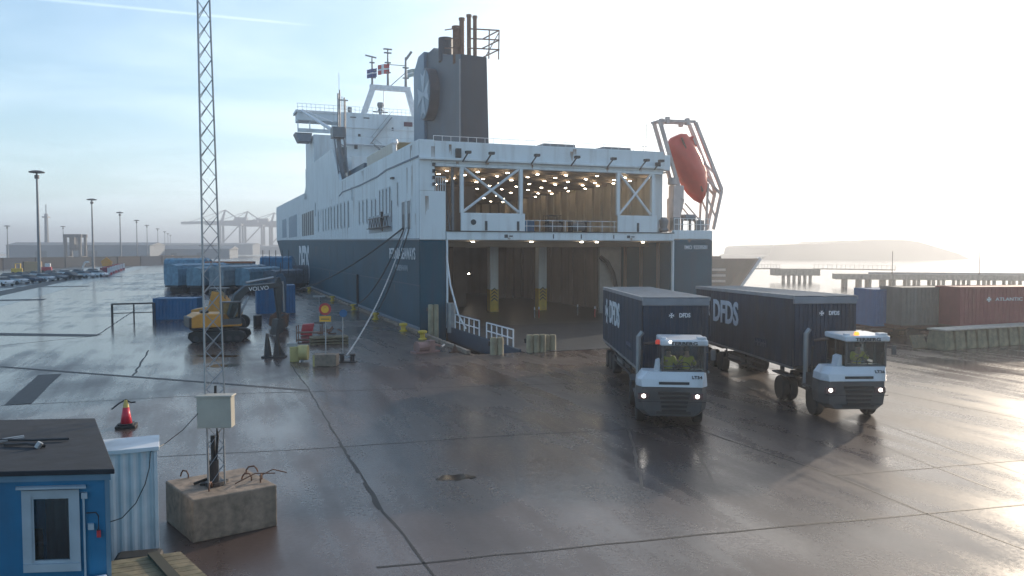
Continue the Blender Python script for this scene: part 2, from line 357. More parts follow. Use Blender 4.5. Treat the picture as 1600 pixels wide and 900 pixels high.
for k_, (x0, x1) in enumerate(((5.2, 4.2), (10.5, 13.5))):
    for off in (-.95, .95):
        pts = []
        for i in range(18):
            u = i/17; y = 47-u*27; x = x0+(x1-x0)*u*u+off+.35*math.sin(u*3+k_); pts.append((x, y))
        ribbon(mb, pts, .10, .03, .0035+.0004*k_, .5)
struct(mb.build('tyre_marks', TYRE))
PUD = mat('puddle_water', (.010, .008, .007), .10, var=.1)
def puddle(name, cx, cy, rx, ry, rz=0):
    mb = MB(); n = 26; ph = random.random()*6; vs = [(cx, cy, .006)]
    for i in range(n):
        a = 2*math.pi*i/n; r = 1+.22*math.sin(2*a+ph)+.16*math.sin(5*a+2*ph)+.08*random.random()
        x, y = rx*r*math.cos(a), ry*r*math.sin(a); vs.append((cx+x*math.cos(rz)-y*math.sin(rz), cy+x*math.sin(rz)+y*math.cos(rz), .0062))
    mb.add(vs, [(0, i+1, (i+1) % n+1) for i in range(n)]); return mb
mb = puddle('p', -1.5, 21.07, .42, .30)
for a in [(-15.2, 41.6, .9, .45), (-17, 45.5, 1.3, .5)]:
    m2_ = puddle('p', *a); mb.add(m2_.v, m2_.f)
struct(mb.build('puddles', PUD))
# quay kerb (a beam with gaps) along both edges
mb = MB(); s = Qs+.2
while s < 240:
    L = 5.6; Mx = Matrix.Translation(W(s, Qt-.32)) @ Matrix.Rotation(TH, 4, 'Z'); mb.box(-.13, 0, .0, .13, L, .24, M=Mx); s += 6.1
mb2 = MB()
for t0, t1 in ((23.5, 30), (30.3, 36), (36.3, 44), (44.4, 60)):
    Mx = Matrix.Translation(W(Qs-.35, t0)) @ Matrix.Rotation(TH, 4, 'Z'); mb.box(0, -.13, 0, t1-t0, .13, .24, M=Mx)
struct(mb.build('kerb', CONC, bevel=.03))

# ------------------------------------------------------------------ the ferry
ship = empty('ferry', (X1, Y1, 0), TH, 'navy and white roll-on ferry moored stern-on with its cargo decks open', 'ship')
LS = 190
def hb(s, z):
    f = min(1, max(0, (z+2.5)/10.5)); s0 = 88+(135-88)*f; e = 177+(189-177)*f
    if s <= s0: return 13.24
    if s >= e: return .02
    return 13.24*(1-((s-s0)/(e-s0))**2.2)
def pl(s): return 6.85+.011*max(0, s)
def top(s): return 14.5 if s < 79 else 15.6+.010*(s-79)
st = [0, 6, 12, 20, 30, 41, 55, 70, 79, 79.01]+[85+4*i for i in range(26)]+[187.5, 189]
def shell(levels, side, s_min=0):
    vs = []; fs = []; ss = [s for s in st if s >= s_min]; nl = len(levels(0))
    for s in ss:
        for z in levels(s): vs.append((13.24+side*hb(s, z), s, z))
    for i in range(len(ss)-1):
        for k in range(nl-1): fs.append((i*nl+k, i*nl+k+1, (i+1)*nl+k+1, (i+1)*nl+k))
    return vs, fs
mb = MB()
for side in (-1, 1): mb.add(*shell(lambda s: [-3, -1.5, 0, 1.5, 3, 4.6, pl(s)], side))
hull = mb.build('hull', NAVY, ship, smooth=True)
mb = MB(); mb.add(*shell(lambda s: [pl(s), 8.2, 10.5, 12.5, top(s)], -1)); mb.add(*shell(lambda s: [pl(s), 8.2, 10.5, 12.5, top(s)], 1, 12))
mb.box(26.2, 0, 6.9, 26.48, 12, 7.75); mb.build('topsides', WHITE, ship)
mb = MB(); mb.bar((-.06, 0, 6.9), (-.06, 88, 7.85), .10, .14); mb.bar((-.05, -.02, 0.0), (-.05, 87, .2), .12, .22); mb.build('rubbing_strake', mat('strake_grey', (.30, .33, .36), .5), ship)
# weather deck, forecastle deck
mb = MB(); mb.add([(13.24-hb(s, 14), s, 14.1 if s < 79 else 14.9) for s in st]+[(13.24+hb(s, 14), s, 14.1 if s < 79 else 14.9) for s in st], [(i, i+1, len(st)+i+1, len(st)+i) for i in range(len(st)-1) if st[i] >= 12])
mb.box(0.3, .3, 13.9, 21.6, 12, 14.1); mb.build('weather_deck', GREYPT, ship)
# raised side wall up to the bridge front
mb = MB(); mb.prism([(39.6, 14.5), (45.5, 19.2), (77.0, 19.4), (77.0, 16.5), (79, 15.6), (79, 14.5)], 0.0, .3, 'x'); mb.prism([(39.6, 14.5), (45.5, 19.2), (77.0, 19.4), (79, 14.5)], 26.18, 26.48, 'x')
mb.build('side_bulwark', WHITE, ship)
# blue-grey line along the topsides
mb = MB(); ps = [(0, 13.2), (12, 13.25), (16, 13.0), (26, 12.9), (37.6, 13.0), (40, 12.7)]
for a, b in zip(ps[:-1], ps[1:]): mb.bar((-.03, a[0], a[1]), (-.03, b[0], b[1]), .05, .14)
mb.build('side_stripe', mat('stripe_blue', (.05, .10, .16), .5), ship)
# stern quarter walls
MB().box(0.02, -.02, -3, 2.12, .5, 6.82).box(1.95, .5, -3, 2.12, 14, 6.8).build('stern_quarter', NAVY, ship, bevel=.15)
MB().box(22.55, -.02, -3, 26.46, .5, 6.98).box(22.55, .5, -3, 22.72, 14, 6.8).build('stern_quarter', NAVY, ship, bevel=.15)
mb = MB(); mb.box(0.02, -.02, 6.85, 2.12, .5, 10.6); mb.box(0.02, -.02, 10.6, 1.25, .6, 14.5); MB().box(22.55, -.02, 7.0, 26.46, .4, 7.78).build('stern_plating', WHITE, ship, bevel=.05)
mb.box(1.1, .6, 10.6, 1.25, 6, 14); mb.build('stern_plating', WHITE, ship, bevel=.05)
mb = MB(); mb.box(0.03, -.35, 12.95, 21.4, .0, 13.15); mb.box(1.26, .02, 12.75, 21.5, 1.0, 14.45); mb.box(1.3, -.02, 12.5, 21.4, .5, 12.74)
mb.box(21.5, .1, 12.9, 22.2, 1.0, 14.2); mb.build('top_beam', WHITE, ship, bevel=.04)
mb = MB(); mb.box(2.15, -.12, 6.85, 22.5, .8, 7.5); mb.build('deck_beam', WHITE, ship, bevel=.04)
MB().box(2.13, -.08, 0, 2.27, .2, 6.84).build('door_edge', WHITE, ship); MB().box(22.42, -.08, 0, 22.54, .2, 6.84).build('door_edge', WHITE, ship)
mb = MB(); mb.box(2.2, -.2, 7.5, 22.5, .7, 7.56); mb.build('deck_edge', DKSTEEL, ship)
# hull marks on the deck beam
mb = MB()
for t, w, h in ((6.9, .28, .26), (17.9, .28, .22), (11.1, .08, .35), (13.6, .08, .35), (16.6, .08, .3), (18.3, .3, .08), (7.3, .3, .1)): mb.box(t, -.16, 7.17-h/2, t+w, -.12, 7.17+h/2)
mb.build('fittings', RECESS, ship)
# upper cargo deck interior
mb = MB(); mb.box(1.3, .4, 7.35, 22.4, 60, 7.5); mb.build('upper_deck_floor', DECKM, ship)
mb = MB(); mb.box(1.3, 1.0, 12.75, 22.4, 60, 12.85)
for s in range(3, 58, 3): mb.box(1.4, s, 12.45, 22.3, s+.12, 12.75)
mb.build('upper_ceiling', CEIL, ship)
mb = MB(); mb.box(1.25, 6, 7.5, 1.35, 60, 12.75); mb.box(22.3, 2.0, 7.5, 22.4, 60, 12.75); mb.box(1.35, 59, 7.5, 22.3, 59.2, 12.75)
for s in range(7, 58, 2):
    mb.box(22.1, s, 7.5, 22.3, s+.15, 12.7); mb.box(1.35, s, 7.5, 1.55, s+.15, 12.7)
mb.build('upper_side_wall', CREAM, ship)
mb = MB()
for k, t in enumerate([1.6+i*1.3 for i in range(16)]):
    mb.box(t, 44, 7.5, t+1.1, 44.2+.25*(k % 3), 12.3)
mb.build('bulkhead_panels', CREAM, ship)
mb = MB(); mb.box(1.6, 9, 7.5, 7.4, 9.3, 11.8); mb.box(7.2, 9, 7.5, 7.5, 24, 11.6); mb.build('ramp_casing', BROWNIN, ship)
proto = None; cnt = 0
lamp_me = MB().box(-.12, -.035, -.04, .12, .035, 0)
for i, s in enumerate([2.5, 5.5, 8.7, 12, 15.5, 19.5, 24, 29, 34, 40]):
    for t in [2.8, 5.4, 8.2, 11, 13.8, 16.6, 19.4, 21.4]:
        tt = t+random.uniform(-.3, .3)
        if proto is None: proto = lamp_me.build('ceiling_lamp', LAMPC, ship); o = proto
        else: o = proto.copy(); COL.objects.link(o); o.parent = ship
        o.location = (tt, s+random.uniform(-.3, .3), 12.44)
# loads on the upper deck
c = MB().box(0, 0, 0, 1.4, 1.2, 1.15).build('blue_crate', BLUEC, None, W(6, 10.6, 7.5), TH, bevel=.03); tag(c, 'blue crate on the upper cargo deck behind the deck beam', 'crate')
c = MB()
for k in range(9): c.bar((.02+k*.16, 0, .1), (.02+k*.16, 0, 1.6), .03, .03)
for z in (.12, .8, 1.6): c.bar((0, 0, z), (1.35, 0, z), .04, .05); c.bar((0, 1.0, z), (1.35, 1.0, z), .04, .05)
for k in range(6): c.bar((.02+k*.26, 1.0, .1), (.02+k*.26, 1.0, 1.6), .03, .03)
c.box(0, 0, 0, 1.35, 1.0, .08); c = c.build('wire_cage', DKSTEEL, None, W(5, 12.8, 7.5), TH); tag(c, 'dark wire cage standing beside the blue crate on the upper deck', 'cage')
for i, (t, s, h, lb) in enumerate([(15.2, 9, 1.6, 'grey drum winch between the wire cage and the right truss'), (16.2, 6, 1.4, 'grey drum winch just behind the right truss panel')]):
    w_ = empty('winch', W(s, t, 7.5), TH, lb, 'winch', 'winches on the upper deck')
    MB().tube((-.6, 0, .7), (.6, 0, .7), .42, 14).build('drum', GREYPT, w_, smooth=False)
    MB().box(-.8, -.35, 0, -.62, .35, h-.2).box(.62, -.35, 0, .8, .35, h-.2).box(-.8, -.5, 0, .8, .5, .12).build('frame', DKSTEEL, w_, bevel=.02)
mb = MB()
for z in (8.0, 8.45): mb.tube((8.7, .1, z), (17.0, .1, z), .03, 6)
for k in range(8): mb.tube((8.9+k*1.13, .1, 7.5), (8.9+k*1.13, .1, 8.45), .03, 6)
mb.build('deck_railing', WHITE2, ship)
# the two truss bays
def truss(t0, t1, tp0, tp1):
    mb = MB(); mb.box(tp0, -.02, 7.56, tp1, .18, 8.98); mb.build('truss_panel', WHITE, ship, bevel=.03)
    MB().box(t0, -.05, 8.98, t0+.26, .25, 12.5).build('truss_post', WHITE, ship); MB().box(t1-.26, -.05, 8.98, t1, .25, 12.5).build('truss_post', WHITE, ship)
    mb = MB(); mb.tube((t0+.3, .1, 9.1), (t1-.3, .1, 12.5), .11, 8); mb.tube((t0+.3, .14, 12.5), (t1-.3, .14, 9.1), .11, 8); mb.build('cross_brace', WHITE2, ship)
truss(3.3, 8.5, 3.35, 8.7); truss(17.0, 20.6, 17.1, 20.9)
for t in (5.3, 8.0, 18.9): MB().box(t, -.06, 7.6, t+.2, -.02, 8.35).build('panel_slot', RECESS, ship)
MB().tube((4.35, -.07, 8.25), (4.35, -.01, 8.25), .22, 12).build('porthole', RECESS, ship)
# floodlight arms under the top beam
for t in (3.4, 5.3, 9.1, 12.6, 15.9, 19.0, 20.4):
    a = MB().bar((t, -.3, 12.9), (t+.25, -.85, 13.5), .08, .08).box(t+.05, -1.15, 13.45, t+.45, -.75, 13.65).build('floodlight_arm', DKSTEEL, ship)
# port corner: stair, ladder, balcony rail, signal lights
mb = MB()
for k in range(12): mb.box(1.75, .5+.12*k, 7.7+.26*k, 2.6, .7+.12*k, 7.74+.26*k)
mb.bar((1.75, .5, 7.6), (1.75, 2.2, 10.9), .06, .16); mb.bar((2.6, .5, 7.6), (2.6, 2.2, 10.9), .06, .16)
mb.bar((1.75, .4, 8.5), (1.75, 2.1, 11.8), .04, .04); mb.bar((2.6, .4, 8.5), (2.6, 2.1, 11.8), .04, .04); mb.build('stairway', GREYPT, ship)
mb = MB()
for k in range(5): mb.tube((1.35+k*.19, .1, 10.6), (1.35+k*.19, .1, 11.7), .03, 6)
mb.tube((1.3, .1, 11.7), (2.12, .1, 11.7), .035, 6); mb.tube((1.3, .1, 11.15), (2.12, .1, 11.15), .03, 6); mb.build('balcony_rail', WHITE2, ship)
for z in (11.0, 11.5, 12.0, 12.5): MB().box(1.05, -.15, z, 1.25, -.02, z+.25).build('signal_light', DKSTEEL, ship)
MB().box(2.9, -.3, 13.2, 3.3, -.02, 13.9).build('loudspeaker', DKSTEEL, ship); MB().box(20.6, -.3, 13.0, 21.0, -.02, 13.5).build('loudspeaker', DKSTEEL, ship)
mb = MB(); mb.bar((2.9, .8, 7.5), (2.9, .8, 12.7), .2, .2); mb.bar((1.5, 3.0, 7.5), (1.5, 3.0, 12.7), .25, .25); mb.build('corner_post', GREYPT, ship)
# top edge stuff
mb = MB(); mb.box(10.6, .6, 14.5, 13.4, 3, 14.75); mb.box(16, .6, 14.5, 18.6, 3, 14.72); mb.box(2.2, 3, 14.1, 9, 6, 14.65); mb.build('deck_hatches', GREYPT, ship)
mb = MB(); mb.tube((20.6, 1.5, 14.1), (20.6, 1.5, 17.0), .035, 6); mb.tube((19.8, .6, 14.4), (19.8, .6, 15.0), .03, 6); mb.build('whip_aerial', GREYPT, ship)
mb = MB()
for k in range(30): mb.tube((1.3+k*.7, .5, 14.45), (1.3+k*.7, .5, 14.9), .018, 5)
mb.tube((1.3, .5, 14.9), (21.6, .5, 14.9), .02, 5); mb.build('stern_rail', WHITE2, ship)
# starboard lit house wall and gear under the davit
mb = MB(); mb.box(21.3, 1.6, 7.55, 22.35, 2.0, 12.9); mb.build('starboard_house', WHITE, ship)
mb = MB(); mb.lathe([(.3, 0), (.42, .2), (.3, .4), (.42, 1.0), (.2, 1.3)], (21.9, .6, 7.6)); mb.box(22.8, .4, 7.8, 23.4, 1, 8.9); mb.box(25.2, .4, 7.8, 25.9, .9, 8.7)
mb.tube((23.9, .5, 8.9), (24.9, .5, 8.9), .3, 10); mb.tube((24, 1, 7.8), (24, 1, 9.2), .12, 8); mb.tube((24.8, 1, 7.8), (24.8, 1, 9.2), .12, 8); mb.build('mooring_gear', GREYPT, ship)
# davit
DAV = mat('davit_paint', (.62, .50, .45), .45, dirt=RUST, dirt_amt=.35)
for k, s in enumerate((.9, 1.9)):
    mb = MB(); mb.bar((21.6, s, 17.2), (23.9, s, 10.6), .22, .32); mb.bar((23.9, s, 10.6), (23.2, s, 7.7), .3, .4)
    mb.bar((25.2, s, 17.3), (28.05, s, 11.4), .22, .32); mb.bar((28.05, s, 11.4), (27.2, s, 7.9), .2, .26)
    mb.bar((21.6, s, 17.25), (25.2, s, 17.35), .2, .24); mb.bar((25.9, s, 12.9), (28.0, s, 11.0), .16, .2); mb.bar((26.4, s, 7.8), (26.6, s, 12.0), .16, .18)
    mb.bar((26.6, s, 10.6), (27.4, s, 9.0), .12, .14); mb.bar((24.2, s, 10.2), (26.6, s, 7.9), .1, .12); mb.bar((26.0, s, 13.9), (27.1, s, 13.0), .12, .16)
    mb.box(22.2, s-.2, 17.0, 22.5, s+.2, 17.6); mb.box(24.2, s-.2, 17.0, 24.5, s+.2, 17.6)
    mb.build('davit_frame', DAV, ship, bevel=.02)
mb = MB(); mb.tube((21.6, 1, 17.25), (21.6, 2.3, 17.25), .1, 8); mb.tube((28.0, 1, 11.4), (28.0, 2.3, 11.4), .1, 8); mb.tube((23.4, 1, 12), (23.4, 2.3, 12), .12, 8)
mb.lathe([(.5, -.3), (.5, .3)], (23.2, 1.2, 12.1)); mb.box(22.9, 0.6, 10.6, 23.9, 1.5, 11.7); mb.box(22.8, 0.5, 7.8, 23.5, 1.6, 10.6); mb.build('davit_crossbeam', DAV, ship)
mb = MB()
for k in range(9): mb.tube((22.7+k*.45, .2, 7.78), (22.7+k*.45, .2, 8.8), .03, 6)
for z in (8.3, 8.8): mb.tube((22.7, .2, z), (26.4, .2, z), .03, 6)
mb.build('quarter_rail', WHITE2, ship)
# ---- lower cargo deck
mb = MB(); mb.box(2.12, .0, -.3, 22.55, 95, -.02); mb.build('vehicle_deck', DECKM, ship)
mb = MB(); mb.box(2.12, .8, 6.75, 22.55, 95, 6.84)
for s in range(4, 92, 4): mb.box(2.2, s, 6.35, 22.4, s+.2, 6.75)
mb.build('lower_ceiling', CEIL, ship)
mb = MB(); mb.box(2.12, 14, -.02, 2.3, 95, 6.75); mb.box(22.4, 14, -.02, 22.55, 95, 6.75); mb.box(2.3, 92, -.02, 22.4, 92.3, 6.75)
for s in range(2, 90, 3): mb.box(2.3, s, 0, 2.5, s+.3, 6.7); mb.box(22.2, s, 0, 22.4, s+.3, 6.7)
mb.build('lower_side_wall', BROWNIN, ship)
mb = MB(); mb.box(9.2, 22, -.02, 10.6, 70, 6.7); mb.box(7.6, 30, -.02, 9.2, 66, 5.4); mb.box(4.6, 20, -.02, 6.2, 22, 6.7)
for t in (17.5, 18.6, 19.7, 20.8): mb.box(t, 34, 0, t+.8, 34.4, 6.7)
mb.box(11.0, 46, 0, 22.3, 46.3, 6.7); mb.build('centre_casing', BROWNIN, ship)
mb = MB(); mb.box(20.0, 9, 0, 22.3, 9.3, 6.7); mb.build('light_panel', mat('pale_interior_grey', (.36, .35, .33), .6), ship)
mb = MB(); mb.path([(19.9, 8.7, 5.4), (20.6, 8.6, 4.9), (21.2, 8.5, 3.8), (21.5, 8.5, 2.4), (21.5, 8.5, 1.0)], .22, 8); mb.build('vent_trunk', DKSTEEL, ship)
for t in (10.6, 15.75):
    p = MB().box(t, 14, 2.2, t+.85, 14.9, 6.75).build('pillar', WHITE, ship)
    q = MB().box(t-.01, 13.98, 0, t+.86, 14.92, 2.2).build('pillar_base', YELLOW, p)
    mb = MB()
    for k in range(4):
        z = 1.0+k*.32; mb.prism([(t+.1, z), (t+.42, z+.28), (t+.75, z), (t+.75, z+.13), (t+.42, z+.41), (t+.1, z+.13)], 13.955, 13.975, 'y')
    mb.build('chevrons', DARKLET, p)
for t in (4.3, 9.3, 13.8, 15.2, 19.6):
    MB().box(t, .3, 6.69, t+.22, .42, 6.745).build('doorway_lamp', LAMPW, ship)
for s in (6.6, 14.6, 22.6, 30.6, 38.6, 50.6):
    for t in (6, 13, 19): MB().box(t, s, 6.62, t+1.2, s+.12, 6.74).build('added_fill_lamp', LAMPD, ship)  # unseen lamps added behind the ceiling beams to brighten the lower deck
for s, t, z in ((30, 13.4, 3.2), (26, 8, 2.6)): MB().box(t, s, z, t+.18, s+.1, z+.12).build('bulkhead_lamp', LAMPW, ship)
# lashing posts standing on the deck
for i, (s, t) in enumerate(((6, 12.0), (6.4, 12.6), (8, 17.2), (5.2, 17.6))):
    c = empty('marker_post', W(s, t, -.02), TH, ['leftmost slim white deck marker post inside the bow-to-stern lane', 'slim red and white marker post right of the leftmost one', 'slim marker post left of the pair near the second pillar', 'slim marker post rightmost on the lower deck'][i], 'post', 'marker posts on the lower cargo deck')
    MB().tube((0, 0, 0), (0, 0, .95), .05, 8).build('shaft', RED if i % 2 else GREYPT, c); MB().tube((0, 0, .75), (0, 0, .98), .055, 8).build('cap', WHITE2, c)
# side openings (rows of tall slots), doors, gangway
slots = []
for k in range(4): slots.append((10.4+k*1.5, 9.35, 11.35, .62))
for k in range(2): slots.append((17.0+k*1.9, 9.2, 10.7, .66))
for k in range(3): slots.append((21.5+k*2.2, 9.1, 10.9, .7))
for k in range(9): slots.append((33.2+k*2.75, 9.15, 11.3, .95))
slots += [(60.5, 9.2, 11.4, 1.0), (30.6, 11.9, 12.9, .5), (64, 11.5, 12.8, .8), (7.3, 10.0, 11.6, .45)]
for (s, z0, z1, w) in slots:
    o = MB().prism([(s+w*.5*math.cos(a)+0, (z1 if math.sin(a) > 0 else z0)+(w*.5*math.sin(a))) for a in [math.pi*2*i/16 for i in range(16)]], -.012, .1, 'x').build('side_opening', RECESS, ship)
    rim = []
    for i in range(16):
        a = 2*math.pi*i/16; b = 2*math.pi*(i+1)/16; f = lambda q: (-.02, s+(w*.5+.04)*math.cos(q), (z1 if math.sin(q) > 0 else z0)+(w*.5+.04)*math.sin(q)); rim.append(f(a))
    MB().path(rim+[rim[0]], .045, 5).build('rim', WHITE2, o)
for k in range(6):
    MB().box(-.012, 66.5+k*2.9, 8.4, .1, 68.7+k*2.9, 12.2).build('side_opening', RECESS, ship)
for s0, s1, z0, z1 in ((92, 108, 8.5, 12.6), (114, 124, 8.7, 12.6)):
    MB().box(-.03, s0, z0, .1, s1, z1).build('side_door', mat('door_blue_grey', (.22, .30, .37), .5), ship)
for s, w in ((2.6, 1.15), (4.55, 1.15)):
    p = MB().box(-.015, s, 7.75, .1, s+w, 10.0).build('mooring_door', RECESS, ship); MB().box(-.03, s, 9.0, -.014, s+w, 9.95).build('shutter', GREYPT, p)
    MB().box(-.06, s-.07, 7.65, -.005, s, 10.1).box(-.06, s+w, 7.65, -.005, s+w+.07, 10.1).box(-.06, s-.07, 10.0, -.005, s+w+.07, 10.1).build('door_frame', WHITE2, p)
g = MB().box(-.02, 9.6, 7.7, .05, 20.6, 9.35).build('gangway_recess', mat('recess_pale', (.30, .34, .38), .5), ship)
mb = MB()
for z in (8.15, 9.05): mb.bar((-.3, 9.8, z+.0), (-.3, 19.3, z), .08, .1)
for k in range(7): mb.bar((-.3, 10+k*1.3, 8.15), (-.3, 10.65+k*1.3, 9.05), .05, .05); mb.bar((-.3, 10.65+k*1.3, 9.05), (-.3, 11.3+k*1.3, 8.15), .05, .05)
mb.box(-.5, 9.8, 8.08, -.1, 19.3, 8.14); mb.bar((0, 9.7, 8.5), (0, 9.7, 10.4), .1, .1); mb.bar((-.4, 12, 7.75), (-.4, 12, 8.1), .1, .1); mb.build('gangway', DKSTEEL, g)
mb = MB(); mb.box(-.25, 8.6, 12.2, 0, 9.3, 12.35); mb.box(-.2, 13.6, 8.2, 0, 13.8, 9.6); mb.build('side_lamp', DKSTEEL, ship)
rs = MB()
for (t, z, L) in ((2.4, 14.2, .9), (3.0, 12.9, .35), (5.4, 12.9, .3), (9.2, 12.9, .35), (12.7, 14.1, .8), (13.0, 14.3, .5), (16.0, 12.9, .35), (19.1, 12.9, .3), (7.2, 7.05, .2), (18.2, 7.05, .2), (1.0, 14.0, 1.4), (.5, 10.2, 1.6), (24.0, 7.0, .3)):
    for q in range(3):
        x = t+q*.09+random.uniform(-.03, .03); l_ = L*random.uniform(.5, 1); w_ = random.uniform(.02, .05); y = -.026 if t < 2.1 or t > 22 else (-.004 if z > 13.2 else (-.126 if z < 8 else -.03)); y = min(y, .014) if z > 13.2 and 1.26 < t < 21.5 else y
        rs.add([(x-w_, y, z), (x+w_, y, z), (x+w_*.3, y, z-l_), (x-w_*.3, y, z-l_)], [(0, 1, 2, 3)])
for q in range(34):
    sx_ = random.uniform(1, 78); z = random.choice([14.3, 12.7, 11.9, 9.0, 8.9, 6.6, 6.5, 3.1]); l_ = random.uniform(.4, 2.2); w_ = random.uniform(.04, .14)
    rs.add([(-.018, sx_-w_, z), (-.018, sx_+w_, z), (-.018, sx_+w_*.3, z-l_), (-.018, sx_-w_*.3, z-l_)], [(0, 1, 2, 3)])
rs.build('rust_streaks', mat('rust_stain', (.26, .16, .10), .7, var=.4, scale=3), ship)['kind'] = 'stuff'
# weld seams: faint vertical plate lines
mb = MB()
for s in range(6, 84, 6): mb.box(-.006, s, 1, .02, s+.05, 6.6)
mb.box(-.014, 0, 3.3, .02, 86, 3.36); mb.build('plate_seams', mat('seam_blue', (.03, .06, .09), .5), ship)
mb = MB()
for s in (27, 75, 78): mb.bar((-.08, s, -.5), (-.08, s, 3.4), .3, .12)
mb.build('side_fender', BLACK, ship)
# lettering
PX, UP = (0, -1, 0), (0, 0, 1)
text('name_lettering', 'PETUNIA SEAWAYS', ship, (-.03, 6.0, 5.72), PX, UP, 9.6, .95, WHITELET, .012)
text('port_lettering', 'KØBENHAVN', ship, (-.03, 6.0, 4.55), PX, UP, 4.4, .5, mat('dim_lettering', (.36, .42, .46), .5), .005)
text('company_lettering', 'DFDS', ship, (-.08, 80.3, 3.4), PX, UP, 15.5, 6.2, WHITELET, .03)
text('registry_lettering', 'IMO 9259501', ship, (24.8, -.04, 6.28), (1, 0, 0), UP, 2.3, .34, WHITELET, .01)
# ---- superstructure and bridge
mb = MB(); mb.box(0.32, 68, 14.5, 26.1, 79, 24.0); mb.box(4.6, 68, 24.0, 22, 79, 27.7); mb.box(-2.0, 68.6, 26.2, 28.2, 72.2, 27.4); mb.build('bridge_block', WHITE, ship, bevel=.05)
mb = MB(); mb.prism([(-2.3, 24.4), (.3, 24.4), (.1, 23.1), (-1.7, 23.1)], 69.5, 73, 'y'); mb.build('bridge_wing', mat('wing_grey', (.20, .24, .28), .5), ship)
mb = MB(); mb.box(-2.0, 69, 24.4, 4.6, 69.1, 25.0)
for t in (-2.0, -.2, 2.0, 4.2): mb.box(t, 69, 25.0, t+.16, 69.1, 26.2)
mb.build('wing_window_frame', WHITE, ship)
mb = MB(); mb.box(-2.3, 68.5, 27.4, 4.6, 72.6, 27.75); mb.box(5.0, 67.2, 19.6, 25, 68, 19.8); mb.box(4.9, 66.6, 22.6, 25, 68, 22.75); mb.box(5, 67.8, 25.3, 25, 68, 25.4); mb.build('bridge_ledge', WHITE2, ship)
mb = MB(); mb.bar((12.5, 67.4, 27.2), (9.0, 67.4, 22.8), .7, .12); mb.bar((9.2, 66.9, 22.9), (13.4, 66.9, 19.9), .7, .12); mb.bar((12.6, 67.3, 28.2), (9.1, 67.3, 23.8), .05, .05); mb.bar((9.2, 66.8, 23.9), (13.4, 66.8, 20.9), .05, .05)
mb.bar((15.5, 67.3, 23.2), (18, 67.3, 24.2), .6, .1); mb.build('bridge_stairs', GREYPT, ship)
mb = MB()
for t, z, w, h in ((6.0, 26.9, .9, .15), (8.1, 26.9, .9, .15), (7.2, 24.0, .4, .4), (6.6, 22.0, .5, .6), (12.6, 25.2, .3, .5), (14.4, 23.0, .8, .15), (6.8, 20.3, 1.6, .35)): mb.box(t, 67.93, z, t+w, 67.99, z+h)
mb.build('bridge_windows', RECESS, ship)
MB().box(14.6, 67.9, 26.0, 16.0, 67.98, 26.7).build('dark_sign', mat('dark_maroon', (.10, .03, .05), .5), ship)
mb = MB()
for k in range(40): mb.tube((-2+k*.68, 68.3, 27.7), (-2+k*.68, 68.3, 28.7), .03, 5)
for z in (28.2, 28.7): mb.tube((-2.2, 68.3, z), (25.0, 68.3, z), .03, 5)
for k in range(14): mb.tube((9+k*.55, 66.5, 19.7), (9+k*.55, 66.5, 20.9), .04, 5)
mb.tube((9, 66.5, 20.9), (16.5, 66.5, 20.9), .05, 5); mb.build('bridge_rail', WHITE2, ship)
# mid houses between bridge and funnel
mb = MB(); mb.box(4.2, 56, 14.5, 24, 68, 19.5); mb.box(3.0, 52, 14.5, 22, 56, 17.2); mb.build('deckhouse', WHITE, ship, bevel=.05)
MB().box(1.6, 32, 14.1, 4.0, 43, 16.0).build('winch_house', mat('teal_grey_paint', (.05, .10, .14), .5), ship)
b_ = MB().box(0, 0, 0, 2.2, 14, 1.85).box(0, 0, 1.0, .05, 14, 1.05).build('deck_locker', mat('pale_cream_paint', (.55, .50, .42), .5, dirt=(.3, .2, .1), dirt_amt=.4), ship, (1.5, 15.6, 14.5))
MB().box(0.15, -.5, .1, 2.0, -.02, 1.7).build('locker_end', mat('ochre_paint', (.22, .16, .07), .6), b_)
mb = MB(); mb.lathe([(.2, 0), (.2, 1.1), (.32, 1.3), (.25, 1.6)], (.9, 12.5, 14.5)); mb.build('vent_post', WHITE2, ship)
mb = MB(); mb.box(.6, 48, 14.5, 1.4, 49, 18.6); mb.box(.5, 44, 16, 1.6, 46, 19.2); mb.build('fan_housing', GREYPT, ship)
# provision crane
mb = MB(); mb.tube((.7, 41, 14.4), (.5, 44, 20.6), .35, 10, .28); mb.tube((1.3, 40.4, 14.4), (1.1, 43.4, 20.6), .1, 6); mb.tube((.1, 40.4, 14.4), (-.1, 43.4, 20.6), .1, 6)
mb.box(-.3, 43, 20.3, 1.3, 45, 21.6); mb.tube((.6, 44.5, 21.5), (1.0, 47, 26.5), .1, 8); mb.tube((1.4, 44.5, 21.5), (1.8, 47, 26.0), .1, 8)
for k in range(5): mb.bar((1.2, 40.6+k*.5, 15+k), (.1, 40.8+k*.5, 15.8+k), .08, .08)
mb.build('crane_post', GREYPT, ship)
mb = MB(); mb.tube((.2, 46, 21.5), (-1.4, 69, 27.7), .26, 8, .16); mb.tube((.2, 46, 22.6), (-1.2, 69, 27.9), .05, 6); mb.build('crane_jib', WHITE2, ship)
mb = MB(); mb.tube((3.2, 60, 19.5), (3.2, 60, 29.5), .10, 6); mb.tube((4.0, 60, 19.5), (4.0, 60, 28.2), .07, 6); mb.box(3.1, 59.9, 28, 4.4, 60.1, 28.15); mb.tube((3.1, 60, 26), (3.1, 60, 32), .03, 5); mb.build('aerial_mast', GREYPT, ship)
